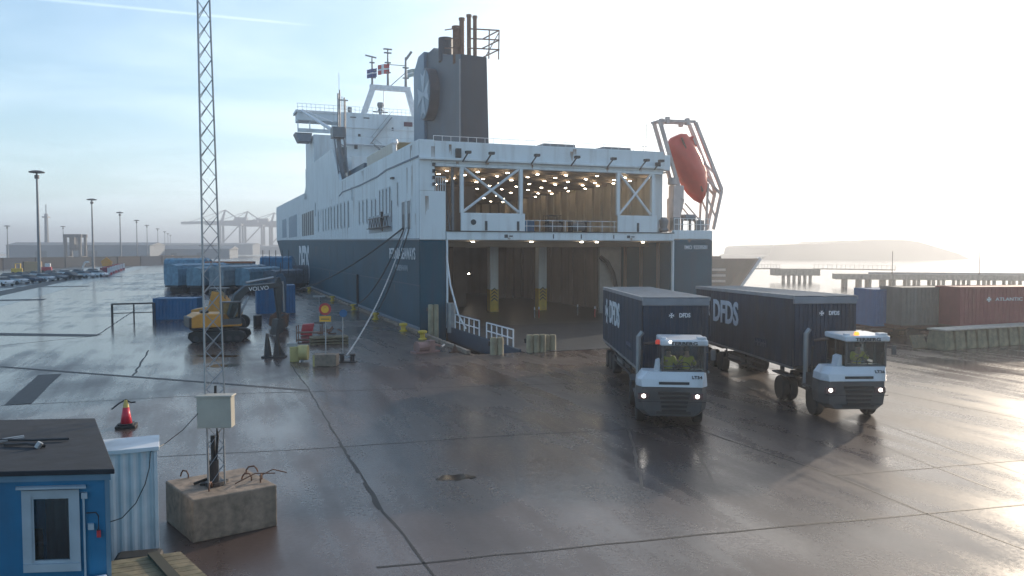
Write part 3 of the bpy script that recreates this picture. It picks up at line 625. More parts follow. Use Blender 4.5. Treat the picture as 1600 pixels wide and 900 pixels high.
# signal mast on the bridge roof
mb = MB(); mb.bar((8.6, 72, 27.6), (10.4, 72, 32.6), .6, .9); mb.bar((17.6, 72, 27.6), (16.2, 72, 32.6), .6, .9); mb.bar((9.9, 72, 32.7), (16.6, 72, 32.7), .7, .8)
mb.tube((12.2, 72, 27.6), (12.2, 72, 33), .08, 6); mb.build('mast_frame', WHITE2, ship)
mb = MB(); mb.tube((10.3, 72, 33), (10.3, 72, 37.6), .2, 8, .1); mb.tube((12.9, 72, 33), (12.9, 72, 39.2), .22, 8, .1); mb.tube((15.9, 72, 33), (15.9, 72, 38), .25, 8, .15)
for t, z, w in ((10.3, 34.2, 1.2), (10.3, 35.3, 1.0), (10.3, 36.6, .8), (12.9, 35.2, .9), (12.9, 36.8, 1.0), (12.9, 38.4, 1.2), (12.9, 39.0, 1.4), (15.9, 34.5, 1.0), (15.9, 36.2, 1.0)): mb.box(t-w/2, 71.8, z, t+w/2, 72.2, z+.16)
mb.bar((9.2, 72, 37.8), (11.0, 72, 37.5), .2, .2); mb.bar((12.9, 72, 36.6), (16, 72, 36.6), .1, .1); mb.bar((13.2, 72, 33), (15.9, 72, 35.5), .12, .12)
mb.bar((15.9, 72, 37.6), (16.9, 72, 39.0), .3, .4); mb.lathe([(.5, 0), (.3, .3), (.55, .9), (.45, 1.3)], (11.2, 70, 28.6)); mb.tube((11.2, 70, 27.6), (11.2, 70, 28.7), .25, 8); mb.box(10, 69.9, 28.3, 12.4, 70.1, 28.5)
mb.box(6.0, 70, 27.6, 6.6, 70.6, 28.9); mb.box(5.0, 70, 27.6, 5.1, 70.1, 30.5); mb.build('radar_gear', GREYPT, ship)
# funnel
FUN = mat('funnel_blue', (.016, .060, .095), .5, spec=.25, dirt=(.02, .04, .06), dirt_amt=.5, scale=.4)
FUN2 = mat('funnel_aft_grey', (.018, .036, .056), .55, spec=.2, dirt=(.03, .03, .035), dirt_amt=.5, scale=.4)
f = MB(); f.add([(12.3, 29, 14.3), (15.75, 29, 14.3), (15.75, 50, 14.3), (12.3, 50, 14.3), (12.3, 29, 28.5), (15.4, 29, 28.4), (15.4, 36, 29.8), (12.3, 36, 30.0), (15.4, 41, 32), (12.3, 41, 32), (15.4, 50, 32), (12.3, 50, 32)],
    [(0, 4, 7, 9, 11, 3), (1, 2, 10, 8, 6, 5), (3, 11, 10, 2), (4, 5, 6, 7), (7, 6, 8, 9), (9, 8, 10, 11)], 0); f.add([(12.3, 29, 14.3), (15.75, 29, 14.3), (15.4, 29, 28.4), (12.3, 29, 28.5)], [(0, 1, 2, 3)], 1)
fun = f.build('funnel', [FUN, FUN2], ship, bevel=.06)
mb = MB(); mb.prism([(44.5, 14.3), (46.5, 14.3), (50.2, 14.3), (50.2, 30.6), (47.5, 32.3), (44.5, 32.3)], 11.9, 15.6, 'x'); mb.build('funnel_front', mat('funnel_light_blue', (.06, .15, .23), .4, scale=.4), fun, bevel=.08)
Mr = Matrix.Rotation(-math.pi/2, 4, 'Y')
drum = MB(); n = 40; vs = []
for t, r in ((12.6, 3.3), (11.2, 3.3), (11.1, 3.2)):
    for i in range(n): a = 2*math.pi*i/n; vs.append((t, 41.5+r*math.cos(a), 26.1+r*math.sin(a)))
drum.add(vs, [(j*n+i, j*n+(i+1) % n, (j+1)*n+(i+1) % n, (j+1)*n+i) for j in range(2) for i in range(n)]+[tuple(range(2*n, 3*n))])
drum = drum.build('emblem_drum', mat('drum_dark_blue', (.02, .035, .055), .45), fun)
MB().tube((11.09, 41.5, 26.1), (11.04, 41.5, 26.1), 3.1, 40).build('emblem_face', mat('emblem_blue', (.07, .17, .25), .45), drum)
emblem('emblem_cross', drum, frame_m((11.02, 41.5, 26.1), (0, -1, 0), (0, 0, 1)), 3.1, mat('emblem_pale', (.34, .43, .49), .5), .04)
mb = MB()
for t, s, r, z in ((13.9, 31, .26, 33.4), (14.5, 30.6, .24, 33.2), (13.2, 31.6, .30, 33.1), (12.9, 32.8, .46, 32.4), (12.5, 31.6, .40, 32.0)):
    mb.tube((t, s, 28), (t, s, z), r, 12); mb.tube((t, s, z-.02), (t, s, z+.25), r*1.25, 12)
mb.build('exhaust_pipe', RUSTM, fun)
MB().tube((12.9, 37.5, 29.5), (12.9, 37.5, 32.4), .9, 20).build('exhaust_trunk', FUN2, fun)
mb = MB()
for z in (29.3, 30.4, 31.5): mb.tube((13.2, 29.2, z), (16.8, 28.6, z), .08, 6); mb.tube((16.8, 28.6, z), (16.2, 33, z), .08, 6); mb.tube((12.2, 29.2, z), (12.4, 36, z+1.5), .07, 6)
for t in (15.6, 16.8): mb.tube((t, 28.8, 28.2), (t, 28.6, 31.5), .08, 6)
mb.bar((15.2, 28.8, 28.4), (16.8, 28.6, 31.3), .1, .1); mb.build('pipe_platform', RUSTM, fun)
mb = MB()
for s0, z in ((31, 15.6), (35, 15.4), (39, 15.5)): mb.box(12.15, s0, z, 12.31, s0+1.2, z+.35)
mb.box(12.2, 29.1, 15.5, 12.32, 29.5, 28); mb.build('funnel_fittings', GREYPT, fun)
MB().box(15.5, 28.9, 14.4, 16.1, 29.4, 17.6).build('ladder_box', GREYPT, fun)

# flags
def flag(loc, w, h, label, cols, cross):
    e = MB(); nx = 10
    for i in range(nx):
        x0, x1 = -w*i/nx, -w*(i+1)/nx; y0, y1 = .18*math.sin(i*.9), .18*math.sin((i+1)*.9); d0, d1 = .4*(i/nx), .4*((i+1)/nx)
        for j, (a, b) in enumerate(((0, .42), (.42, .58), (.58, 1))):
            mi = 1 if (j == 1 or (cross and 5 <= i <= 6)) else 0
            e.add([(x0, y0, a*h-d0), (x1, y1, a*h-d1), (x1, y1, b*h-d1), (x0, y0, b*h-d0), (x0, y0+.03, a*h-d0), (x1, y1+.03, a*h-d1), (x1, y1+.03, b*h-d1), (x0, y0+.03, b*h-d0)], [(0, 1, 2, 3), (7, 6, 5, 4)], mi)
    o = e.build('flag', cols, None, loc, TH); tag(o, label, 'flag', 'flags on the signal mast'); return o
flag(W(71.7, 13.1, 35.1), 1.9, 1.6, 'red flag with a white cross on the middle mast pole', [RED, WHITELET], True)
flag(W(71.7, 11.0, 34.4), 1.6, 1.4, 'small blue and white flag on the left mast pole', [mat('flag_blue', (.03, .06, .2), .6), WHITELET], False)
flag(W(71.7, 17.6, 35.0), 1.5, 1.3, 'small white and green flag right of the mast, beside the funnel', [mat('flag_green', (.35, .42, .40), .6), WHITELET], False)

# lifeboat
lb = empty('lifeboat', W(1.4, 24.75, 13.2), TH, 'orange-red enclosed lifeboat hanging steeply in the davit on the stern', 'lifeboat')
ax = Vector((2.7, 0, -5.6)).normalized(); perp = Vector((5.6, 0, 2.7)).normalized()
mb = MB(); n = 16; prof = [(-3.15, .55, .45), (-2.9, .95, .75), (-2.0, 1.2, 1.05), (-.6, 1.3, 1.25), (.8, 1.25, 1.25), (2.0, .98, 1.0), (2.8, .55, .6), (3.25, .1, .15)]
vs = []
for u, wd, hh in prof:
    for i in range(n):
        a = 2*math.pi*i/n; pp = math.cos(a)*wd; qq = math.sin(a)*hh
        pp = pp*1.25 if pp > 0 else pp*.8
        vs.append(ax*u + perp*(pp) + Vector((0, 1, 0))*qq)
fs = [(j*n+i, j*n+(i+1) % n, (j+1)*n+(i+1) % n, (j+1)*n+i) for j in range(len(prof)-1) for i in range(n)]+[tuple(range(n-1, -1, -1)), tuple(range((len(prof)-1)*n, len(prof)*n))]
mb.add(vs, fs); mb.build('hull', LIFER, lb, smooth=True)
mb = MB(); c0 = ax*-2.0+perp*1.2; M_ = Matrix((ax, Vector((0, 1, 0)), perp)).transposed().to_4x4(); M_.translation = c0; mb.box(-.55, -.6, -.3, .5, .6, .32, M=M_); mb.build('cockpit', LIFER, lb, bevel=.12)
M_ = M_.copy(); M_.translation = ax*-2.0+perp*1.2; MB().box(-.35, -.62, .08, .3, .62, .22, M=M_).build('cockpit_window', mat('boat_window', (.45, .40, .35), .2), lb)
mb = MB(); mb.bar(ax*-2.9+Vector((0, -1.0, 0)), ax*2.2+Vector((0, -1.0, 0)), .12, .12); mb.build('grab_rail', RUSTM, lb)
mb = MB()
for k in range(4): M_.translation = ax*(-1.4+k*.9)+perp*1.6; mb.box(-.12, -.08, .1, .12, .08, .28, M=M_)
mb.build('fittings', WHITE2, lb)

# shore ramp, its rails and the dolphins beside it
RAMPM = mat('ramp_steel', (.045, .05, .055), .38, var=.35, bump=.3, scale=1.2)
rm = empty('loading_ramp', W(0, 0, 0), TH, 'dark steel loading ramp joining the quay to the open stern', 'ramp')
MB().add([(2.4, Qs-.3, .02), (22.4, Qs-.3, .02), (22.4, .3, .02), (2.4, .3, .02), (2.4, Qs+.2, -1.1), (22.4, Qs+.2, -1.1), (22.4, .3, -1.1), (2.4, .3, -1.1)], [(0, 1, 2, 3), (0, 4, 5, 1), (2, 6, 7, 3), (0, 3, 7, 4), (1, 5, 6, 2), (4, 7, 6, 5)]).build('ramp_plate', RAMPM, rm)
mb = MB(); mb.box(2.25, Qs+.4, -.9, 2.4, 0, .12); mb.build('ramp_side', mat('ramp_side_blue', (.02, .06, .10), .5), rm)
for s0, s1 in ((-13.7, -8.6), (-7.0, -1.2)):
    mb = MB(); k = 0; s = s0
    while s <= s1+.01: mb.tube((2.5, s, 0), (2.5, s, 1.15), .05, 6); s += (s1-s0)/5
    for z in (.6, 1.15): mb.tube((2.5, s0, z), (2.5, s1, z), .05, 6)
    mb.build('ramp_rail', WHITE2, rm)
mb = MB(); mb.path([(2.0, -.6, 5.6), (2.2, -.9, 3.4), (2.6, -1.6, 1.2), (3.1, -2.0, .1)], .07, 6); mb.build('hoist_wire', WHITE2, rm)
MB().tube((2.35, -.6, -.3), (2.35, -.6, 2.0), .35, 10).build('hoist_ram', STEEL, rm)
FEND = mat('pale_fender_timber', (.36, .31, .20), .55, dirt=(.12, .1, .06), dirt_amt=.6, var=.25)
def dolphin(s, t, h, n, label):
    e = empty('fender_pile', W(s, t, 0), TH, label, 'fender', 'timber fender piles by the ramp')
    for k in range(n): MB().tube((k*.42, 0, -3), (k*.42, 0, h), .20, 12).tube((k*.42, 0, h-.01), (k*.42, 0, h+.05), .17, 12).build('pile', FEND, e, smooth=False)
    MB().box(-.24, .12, h-.45, .24+(n-1)*.42, .26, h-.2).build('strap', DKSTEEL, e)
dolphin(-16.1, .35, .95, 2, 'pair of pale timber fender piles at the quay corner, left of the ramp')
dolphin(-15.9, 2.7, 1.0, 3, 'three pale timber fender piles at the end of the ramp rail')
dolphin(-15.4, 4.0, .9, 2, 'two pale timber fender piles right of the three at the rail end')
dolphin(-1.2, .55, 1.9, 2, 'tall pale fender piles standing against the ferry stern corner')

# ------------------------------------------------------------------ quay furniture
def bollard(px, py, lb, i):
    o = MB(); o.lathe([(.30, 0), (.30, .06), (.18, .12), (.17, .38), (.32, .46), (.32, .56), (.2, .62)], n=12); o.bar((-.05, -.3, .5), (-.05, .3, .5), .2, .14)
    o = o.build('mooring_bollard', YELLOW, None, (px, py, 0), TH, smooth=False); tag(o, lb, 'bollard', 'yellow bollards along the quay edge')
names = ['nearest yellow mooring bollard on the quay edge, beside the ferry stern', 'second yellow mooring bollard from the ferry stern', 'third yellow mooring bollard from the ferry stern', 'fourth yellow mooring bollard, behind the road sign', 'fifth yellow mooring bollard, small under the hull lettering', 'farthest yellow mooring bollard near the ferry bow']
for i, (s, nm) in enumerate(zip((-7.0, -1.2, 9.5, 21, 36, 60), names)): p = W(s, Qt-.9); bollard(p[0], p[1], nm, i)
pv = empty('mooring_hook', (-5.1, 47.0, 0), TH+.3, 'pinkish steel quick-release mooring hook unit lying at the quay corner', 'mooring hook')
PINK = mat('faded_pink_steel', (.30, .17, .15), .6, dirt=RUST, dirt_amt=.5)
MB().box(-.9, -.3, 0, .8, .3, .12).build('base', PINK, pv); MB().tube((-.6, 0, .35), (.15, 0, .35), .3, 12).tube((-.66, 0, .35), (-.58, 0, .35), .36, 12).build('drum', PINK, pv)
MB().box(.1, -.25, .12, .5, .25, .72).bar((.4, 0, .5), (1.1, 0, .3), .12, .14).build('hook_arm', PINK, pv, bevel=.03); MB().tube((1.0, -.1, .28), (1.35, .1, .35), .07, 8).build('hook', STEEL, pv)
mb = MB(); mb.box(-.35, -.02, 0, .35, .02, .05); mb.prism([(-.25, 0), (.25, 0), (0, .5)], -.05, .05, 'y'); tag(mb.build('kerb_bracket', RUSTM, None, (-3.4, 47.0, 0), TH), 'small rusty steel bracket at the end of the quay kerb', 'bracket')
# ropes
ROPE = mat('pale_rope', (.42, .42, .42), .8); ROPED = mat('dark_rope', (.05, .06, .07), .8)
def rope(a, b, sag, r, m, label, n=26):
    a = Vector(a); b = Vector(b); pts = [a.lerp(b, i/n)+Vector((0, 0, -sag*4*(i/n)*(1-i/n))) for i in range(n+1)]
    o = MB().path(pts, r, 6).build('mooring_rope', m); tag(o, label, 'rope', 'mooring ropes of the ferry')
rope((-9.0, 43.1, .35), W(4.2, -.02, 7.9), .9, .045, ROPE, 'pale mooring rope from the iron bollard up to the stern mooring door')
rope(W(5.2, -.02, 7.9), (-55.6, 165, .3), 4.0, .07, ROPED, 'dark mooring rope running forward along the hull side')
rope(W(5.0, -.02, 7.8), W(21, Qt-.9, .4), 1.2, .06, ROPED, 'short dark mooring rope slanting down to the fourth bollard')
rope(W(3.2, -.02, 7.8), W(9.5, Qt-.9, .4), .6, .05, ROPED, 'dark mooring rope slanting down to the third bollard')
tb = empty('iron_bollard', (-8.95, 43.0, 0), 0, 'dark iron twin bollard with the pale rope made fast, right of the sign', 'bollard')
MB().box(-.5, -.25, 0, .5, .25, .06).build('base', DKSTEEL, tb)
for x in (-.28, .28): MB().lathe([(.12, .06), (.12, .36), (.17, .40), (.15, .46)], (x, 0, 0), 12).build('post', DKSTEEL, tb)
MB().path([(-.4+.12*i, .2*math.sin(i*1.3), .30+.04*math.cos(i)) for i in range(8)], .05, 6).build('rope_turns', ROPE, tb)
# road sign in concrete foot
sg = empty('road_sign', (-9.8, 41.7, 0), 0, 'yellow and red round road sign on a pale post in a concrete foot', 'sign')
f_ = MB().box(-.62, -.38, 0, .62, .38, .62).build('foot', CONC, sg, bevel=.03); MB().box(-.60, -.385, .0, -.5, -.38, .6).build('edge_mark', PALEY, f_)
MB().tube((0, 0, .6), (0, 0, 3.3), .035, 8).build('post', STEEL, sg)
d_ = MB().tube((0, -.05, 2.98), (0, -.08, 2.98), .32, 28).build('disc', RED, sg); MB().tube((0, -.085, 2.98), (0, -.095, 2.98), .20, 24).build('disc_centre', mat('sign_yellow', (.8, .42, .02), .4), d_)
MB().path([(.0+.06*math.cos(a), -.1, 3.02+.07*math.sin(a)) for a in [i*.8 for i in range(6)]], .008, 5).build('speed_mark', RED, d_)
MB().box(-.3, -.08, 2.32, .3, -.05, 2.62).build('plate', mat('plate_orange', (.75, .38, .03), .45), sg); MB().box(-.22, -.086, 2.44, .22, -.081, 2.48).build('plate_text_line', DARKLET, sg)
bs = empty('small_sign', (-9.6, 45.0, 0), 0, 'small round blue sign behind the yellow and red sign', 'sign'); MB().tube((0, 0, 0), (0, 0, 2.6), .03, 8).build('post', STEEL, bs); MB().tube((0.05, -.04, 2.5), (.05, -.07, 2.5), .22, 20).build('disc', BLUEC, bs)
# yellow fender drum
yd = empty('hose_reel', (-11.55, 43.4, 0), .3, 'pale yellow hose reel in a steel stand, left of the road sign', 'reel')
MB().tube((-.1, -.25, .5), (.35, -.35, .5), .42, 24).build('reel_disc', PALEY, yd); MB().box(-.6, -.3, 0, -.12, .45, .82).build('stand', PALEY, yd, bevel=.03); MB().box(-.72, -.1, .82, -.2, .2, 1.0).build('tool_tray', STEEL, yd)
MB().box(-.05, -.5, 0, .1, -.35, .5).build('support', GREYPT, yd)
rb = MB().prism([(-.45, .05), (.35, 0), (.5, .85), (-.3, .8)], -.3, .3, 'y').build('red_box', RED, None, (-14.6, 56.5, 0), .2, bevel=.04); tag(rb, 'red plastic bin on the quay right of the excavator bucket', 'bin')
pj = empty('pallet_stack', (-11.9, 51.5, 0), .3, 'low stack of pallets with loose steel parts behind the road sign', 'pallets')
for k in range(3): MB().box(-1.2, -.6, .03+k*.18, 1.2, .6, .12+k*.18).box(-1.2, -.6, .0+k*.18, -1.0, .6, .03+k*.18).box(1, -.6, k*.18, 1.2, .6, .03+k*.18).build('pallet', WOOD, pj)
mb = MB()
for k in range(10): a = random.uniform(0, 3); x, y = random.uniform(-.9, .9), random.uniform(-.4, .4); mb.bar((x, y, .6+.03*k), (x+.5*math.cos(a), y+.5*math.sin(a), .6+.05*k), .08, .08)
mb.build('steel_parts', RUSTM, pj)
pj = empty('parts_rack', (-13.4, 52.5, 0), .1, 'rusty parts rack standing left of the pallets behind the sign', 'rack')
MB().box(-.8, -.4, .1, .8, .4, .16).box(-.8, -.4, .6, .8, .4, .66).build('shelf', RUSTM, pj)
for x in (-.78, .78):
    for y in (-.38, .38): MB().tube((x, y, 0), (x, y, 1.1), .035, 6).build('post', RUSTM, pj)
tf = empty('tripod_stand', (-16.0, 66, 0), 0, 'thin grey T-headed stand on the quay beyond the red bin', 'stand'); MB().tube((0, 0, 0), (0, 0, 2.2), .05, 6).box(-.5, -.05, 2.15, .5, .05, 2.3).build('post', STEEL, tf); MB().box(-.4, -.3, 0, .4, .3, .08).build('base', DKSTEEL, tf)
# black A-shaped steel fork
fk = empty('steel_fork', (-13.55, 44.8, 0), 0, 'black two-pronged steel fork standing upright on the wet apron', 'steel fork')
for sx in (-1, 1): MB().prism([(sx*.45, 0), (sx*.06, 0), (sx*.12, .5), (sx*.24, 1.35), (sx*.33, 1.38), (sx*.40, .7)], -.14, .14, 'y').build('prong', DKSTEEL, fk, bevel=.02)
MB().box(-.55, -.3, 0, .75, .3, .1).prism([(.3, .05), (.75, .05), (.3, .9)], .0, .12, 'y').build('base', DKSTEEL, fk)
# steel barrier frame, left
fr = empty('railing_frame', (-33.2, 66.0, 0), .45, 'grey steel railing frame standing alone on the apron left of the blue skip', 'railing')
for x in (0, 1.6, 3.2): MB().tube((x, 0, 0), (x, 0, 1.55), .06, 6).build('post', DKSTEEL, fr)
MB().tube((0, 0, 1.55), (3.2, 0, 1.55), .05, 6).tube((0, 0, .8), (3.2, 0, .8), .04, 6).tube((0, 0, 1.55), (-.1, 1.6, 1.5), .05, 6).tube((-.1, 1.6, 0), (-.1, 1.6, 1.5), .05, 6).tube((3.2, 0, 1.55), (3.1, 1.6, 1.5), .05, 6).tube((3.1, 1.6, 0), (3.1, 1.6, 1.5), .05, 6).tube((-.1, 1.6, 1.5), (3.1, 1.6, 1.5), .05, 6).build('rails', DKSTEEL, fr)

# ------------------------------------------------------------------ containers
def container(loc, rz, L, m, label, group=None, H=2.59, Wd=2.44, ribs=True, name='shipping_container', cat='container', sh=True):
    e = empty(name, loc, rz, label, cat, group); mb = MB(); w = Wd
    if ribs:
        for side, y0 in ((0, 0), (1, w)):
            pts = []; x = .12; k = 0; p = .28
            while x < L-.12:
                d = .04 if (k//1) % 2 else 0; pts += [(x, d), (min(x+p*.38, L-.12), d)]; x += p*.5; k += 1
            pts.append((L-.12, 0)); sg_ = 1 if side == 0 else -1
            vs = [(px_, y0+sg_*(.03+d), z) for px_, d in pts for z in (.15, H-.12)]
            mb.add(vs, [(2*i, 2*i+1, 2*i+3, 2*i+2) for i in range(len(pts)-1)])
        mb.box(.02, .05, .12, .1, w-.05, H-.1); mb.box(L-.1, .05, .12, L-.02, w-.05, H-.1); mb.box(.05, .05, H-.08, L-.05, w-.05, H-.03); mb.box(.05, .05, .1, L-.05, w-.05, .16)
    else: mb.box(.05, .05, .1, L-.05, w-.05, H-.05)
    mb.build('walls', m, e)
    f = MB()
    for x in (0, L-.16):
        for y in (0, w-.16): f.box(x, y, 0, x+.16, y+.16, H)
    for y in (0, w-.12):
        for z in (0, H-.12): f.box(.16, y, z, L-.16, y+.12, z+.12)
    for x in (0, L-.12):
        for z in (0, H-.12): f.box(x, .16, z, x+.12, w-.16, z+.12)
    f.build('frame', m, e)
    return e
e = container((-31.3, 69.2, 0), .12, 3.7, BLUEC, 'open blue skip container left of the excavator', H=1.85, Wd=2.2, name='blue_skip', cat='skip')
e = container((-24.3, 75.5, 0), .35, 3.6, BLUEC, 'blue container behind the excavator boom', H=2.7)
BLUEDULL = mat('dull_blue_paint', (.04, .13, .27), .5, dirt=RUST, dirt_amt=.3); GREYC = mat('brown_grey_container', (.15, .13, .11), .6, dirt=(.2, .19, .18), dirt_amt=.6); REDC = mat('faded_red_container', (.24, .05, .05), .55, dirt=(.12, .04, .03), dirt_amt=.5)
c1 = container((25.2, 55.3, .75), .16, 6.06, BLUEDULL, 'blue container at the left end of the row by the quay', 'containers on chassis at the right')
c2 = container((26.4, 53.8, .95), .16, 6.06, GREYC, 'brown-grey ribbed container between the blue and the red one', 'containers on chassis at the right')
c3 = container((29.5, 52.3, 1.05), .16, 12.19, REDC, 'long faded red container at the right picture edge', 'containers on chassis at the right')
t_ = text('lettering', 'ATLANTIC LINE', c3, (4.1, -.02, 1.75), (1, 0, 0), UP, 3.0, .22, WHITELET); emblem('mark', c3, frame_m((2.1, -.02, 1.75), (1, 0, 0), UP), .18, WHITELET)
def chassis(loc, rz, L, zt, label, m=RUSTM):
    e = empty('container_chassis', loc, rz, label, 'chassis', 'container chassis at the right')
    MB().box(0, .4, zt-.28, L, .65, zt).box(0, 1.8, zt-.28, L, 2.05, zt).box(0, 0, zt-.16, .2, 2.44, zt).box(L-.2, 0, zt-.16, L, 2.44, zt).box(0, 0, zt-.14, L, .12, zt-.02).build('frame', m, e)
    for x in (L-1.2, L-2.4, 1.0):
        for y in (.3, 2.14): MB().tube((x, y-.14, .38), (x, y+.14, .38), .38, 16).tube((x, y-.16, .38), (x, y+.16, .38), .16, 10).build('wheel', BLACK, e)
    MB().box(-1.6, .8, .45, 0, 1.6, .62).build('gooseneck', m, e)
chassis((25.1, 55.25, 0), .16, 6.2, .74, 'rusty chassis under the blue container'); chassis((26.3, 53.75, 0), .16, 6.2, .94, 'rusty chassis under the brown-grey container'); chassis((29.4, 52.25, 0), .16, 12.3, 1.04, 'rusty chassis under the long red container')
MOSS = mat('mossy_concrete', (.15, .14, .085), .85, var=.4, bump=.5, scale=3, dirt=(.05, .06, .03), dirt_amt=.6)
PALETOP = mat('pale_slab_top', (.42, .38, .32), .7)
for k in range(9):
    x, y = 26.2+k*1.0*math.cos(.42), 47.9+k*1.0*math.sin(.42); xx = empty('concrete_barrier', (x, y, 0), .42, 'mossy leaning concrete barrier block, %s in the row before the red container' % ['leftmost', 'second from left', 'third from left', 'fourth from left', 'fifth from left', 'sixth from left', 'seventh from left', 'eighth from left', 'rightmost'][k], 'barrier block', 'concrete barrier blocks')
    MB().add([(0, 0, 0), (.86, 0, 0), (.86, 1.4, 0), (0, 1.4, 0), (.2, .25, 1.15), (.98, .25, 1.15), (.98, 1.3, 1.15), (.2, 1.3, 1.15)], [(0, 1, 2, 3), (4, 7, 6, 5), (0, 4, 5, 1), (1, 5, 6, 2), (2, 6, 7, 3), (3, 7, 4, 0)]).build('block', MOSS, xx, bevel=.04)
    MB().box(.1, .1, 1.155, 1.08, 1.4, 1.25).build('cap_slab', PALETOP, xx, bevel=.02)
lo = empty('timber_bundle', (24.7, 48.6, 0), .42, 'low bundle of pale timber baulks left of the barrier blocks', 'timber')
for k in range(5): MB().bar((k*.24, 0, .02), (k*.24+.25, .5, .75), .16, .16).build('baulk', WOOD, lo)

# ------------------------------------------------------------------ people (seated in the cabs)
def person(parent_loc, rz, label, lean=0, arms=((.22, -.42, .55), (-.22, -.42, .55)), vest=True):
    e = empty('person', parent_loc, rz, label, 'person')
    J = {'pel': (0, 0, .10, .15), 'sp': (0, -.01-lean*.3, .36, .135), 'ch': (0, -.02-lean*.7, .56, .15), 'nk': (0, -.02-lean, .70, .06), 'hd': (0, -.05-lean, .80, .085), 'ht': (0, -.05-lean, .90, .085)}
    E_ = [('pel', 'sp'), ('sp', 'ch'), ('ch', 'nk'), ('nk', 'hd'), ('hd', 'ht')]
    for k, sx in enumerate((1, -1)):
        h = arms[k]; J['sh%d' % k] = (sx*.19, -.02-lean*.7, .60, .062); J['el%d' % k] = (sx*.27, -.12-lean, .38, .045); J['wr%d' % k] = (h[0], h[1], h[2], .032); J['hn%d' % k] = (h[0]*.9, h[1]-.08, h[2]+.02, .034)
        J['hi%d' % k] = (sx*.10, -.02, .08, .085); J['kn%d' % k] = (sx*.15, -.44, .10, .062); J['an%d' % k] = (sx*.15, -.46, -.32, .042); J['to%d' % k] = (sx*.15, -.62, -.38, .038)
        E_ += [('ch', 'sh%d' % k), ('sh%d' % k, 'el%d' % k), ('el%d' % k, 'wr%d' % k), ('wr%d' % k, 'hn%d' % k), ('pel', 'hi%d' % k), ('hi%d' % k, 'kn%d' % k), ('kn%d' % k, 'an%d' % k), ('an%d' % k, 'to%d' % k)]
        for q in range(5):
            nm = 'f%d%d' % (k, q); off = (q-2)*.02
            if q == 4: J[nm] = (h[0]*.9-sx*.05, h[1]-.09, h[2]+.04, .009)
            else: J[nm] = (h[0]*.9+off, h[1]-.15-.01*(q % 2), h[2]-.01, .009)
            E_.append(('hn%d' % k, nm))
    def skin(name, keys, edges, m, grow=0):
        me = bpy.data.meshes.new(name); idx = {k: i for i, k in enumerate(keys)}
        me.from_pydata([J[k][:3] for k in keys], [(idx[a], idx[b]) for a, b in edges], []); me.materials.append(m)
        o = bpy.data.objects.new(name, me); COL.objects.link(o); o.parent = e
        md = o.modifiers.new('skin', 'SKIN'); md.use_smooth_shade = True
        for i, k in enumerate(keys): r = J[k][3]+grow; me.skin_vertices[0].data[i].radius = (r, r)
        me.skin_vertices[0].data[0].use_root = True
        sb = o.modifiers.new('sub', 'SUBSURF'); sb.levels = 1; sb.render_levels = 1
        return o
    keys = list(J); skin('body', keys, E_, SKIN)
    ck = ['pel', 'sp', 'ch', 'sh0', 'el0', 'wr0', 'sh1', 'el1', 'wr1']; skin('jacket', ck, [(a, b) for a, b in E_ if a in ck and b in ck], HIVIS, .03)
    ck = ['pel', 'hi0', 'kn0', 'an0', 'hi1', 'kn1', 'an1']; skin('trousers', ck, [(a, b) for a, b in E_ if a in ck and b in ck], DARKCL, .018)
    hy = J['hd'][1]
    MB().lathe([(.115, -.02), (.118, .04), (.10, .10), (.05, .14), (.01, .15)], (0, hy+.02, .87), 14).build('hair', mat('dark_hair', (.03, .02, .015), .7), e, smooth=True)
    MB().lathe([(.008, -.03), (.018, 0), (.008, .03)], (0, hy-.105, .83), 6).build('nose', SKIN, e)
    MB().box(-.045, hy-.103, .86, -.02, hy-.09, .87).box(.02, hy-.103, .86, .045, hy-.09, .87).build('eyes', DARKCL, e); MB().box(-.025, hy-.1, .785, .025, hy-.085, .792).build('mouth', RED, e)
    MB().box(-.2, -.19-lean*.5, .30, .2, -.165-lean*.5, .34).build('reflective_band', STEEL, e)
    return e

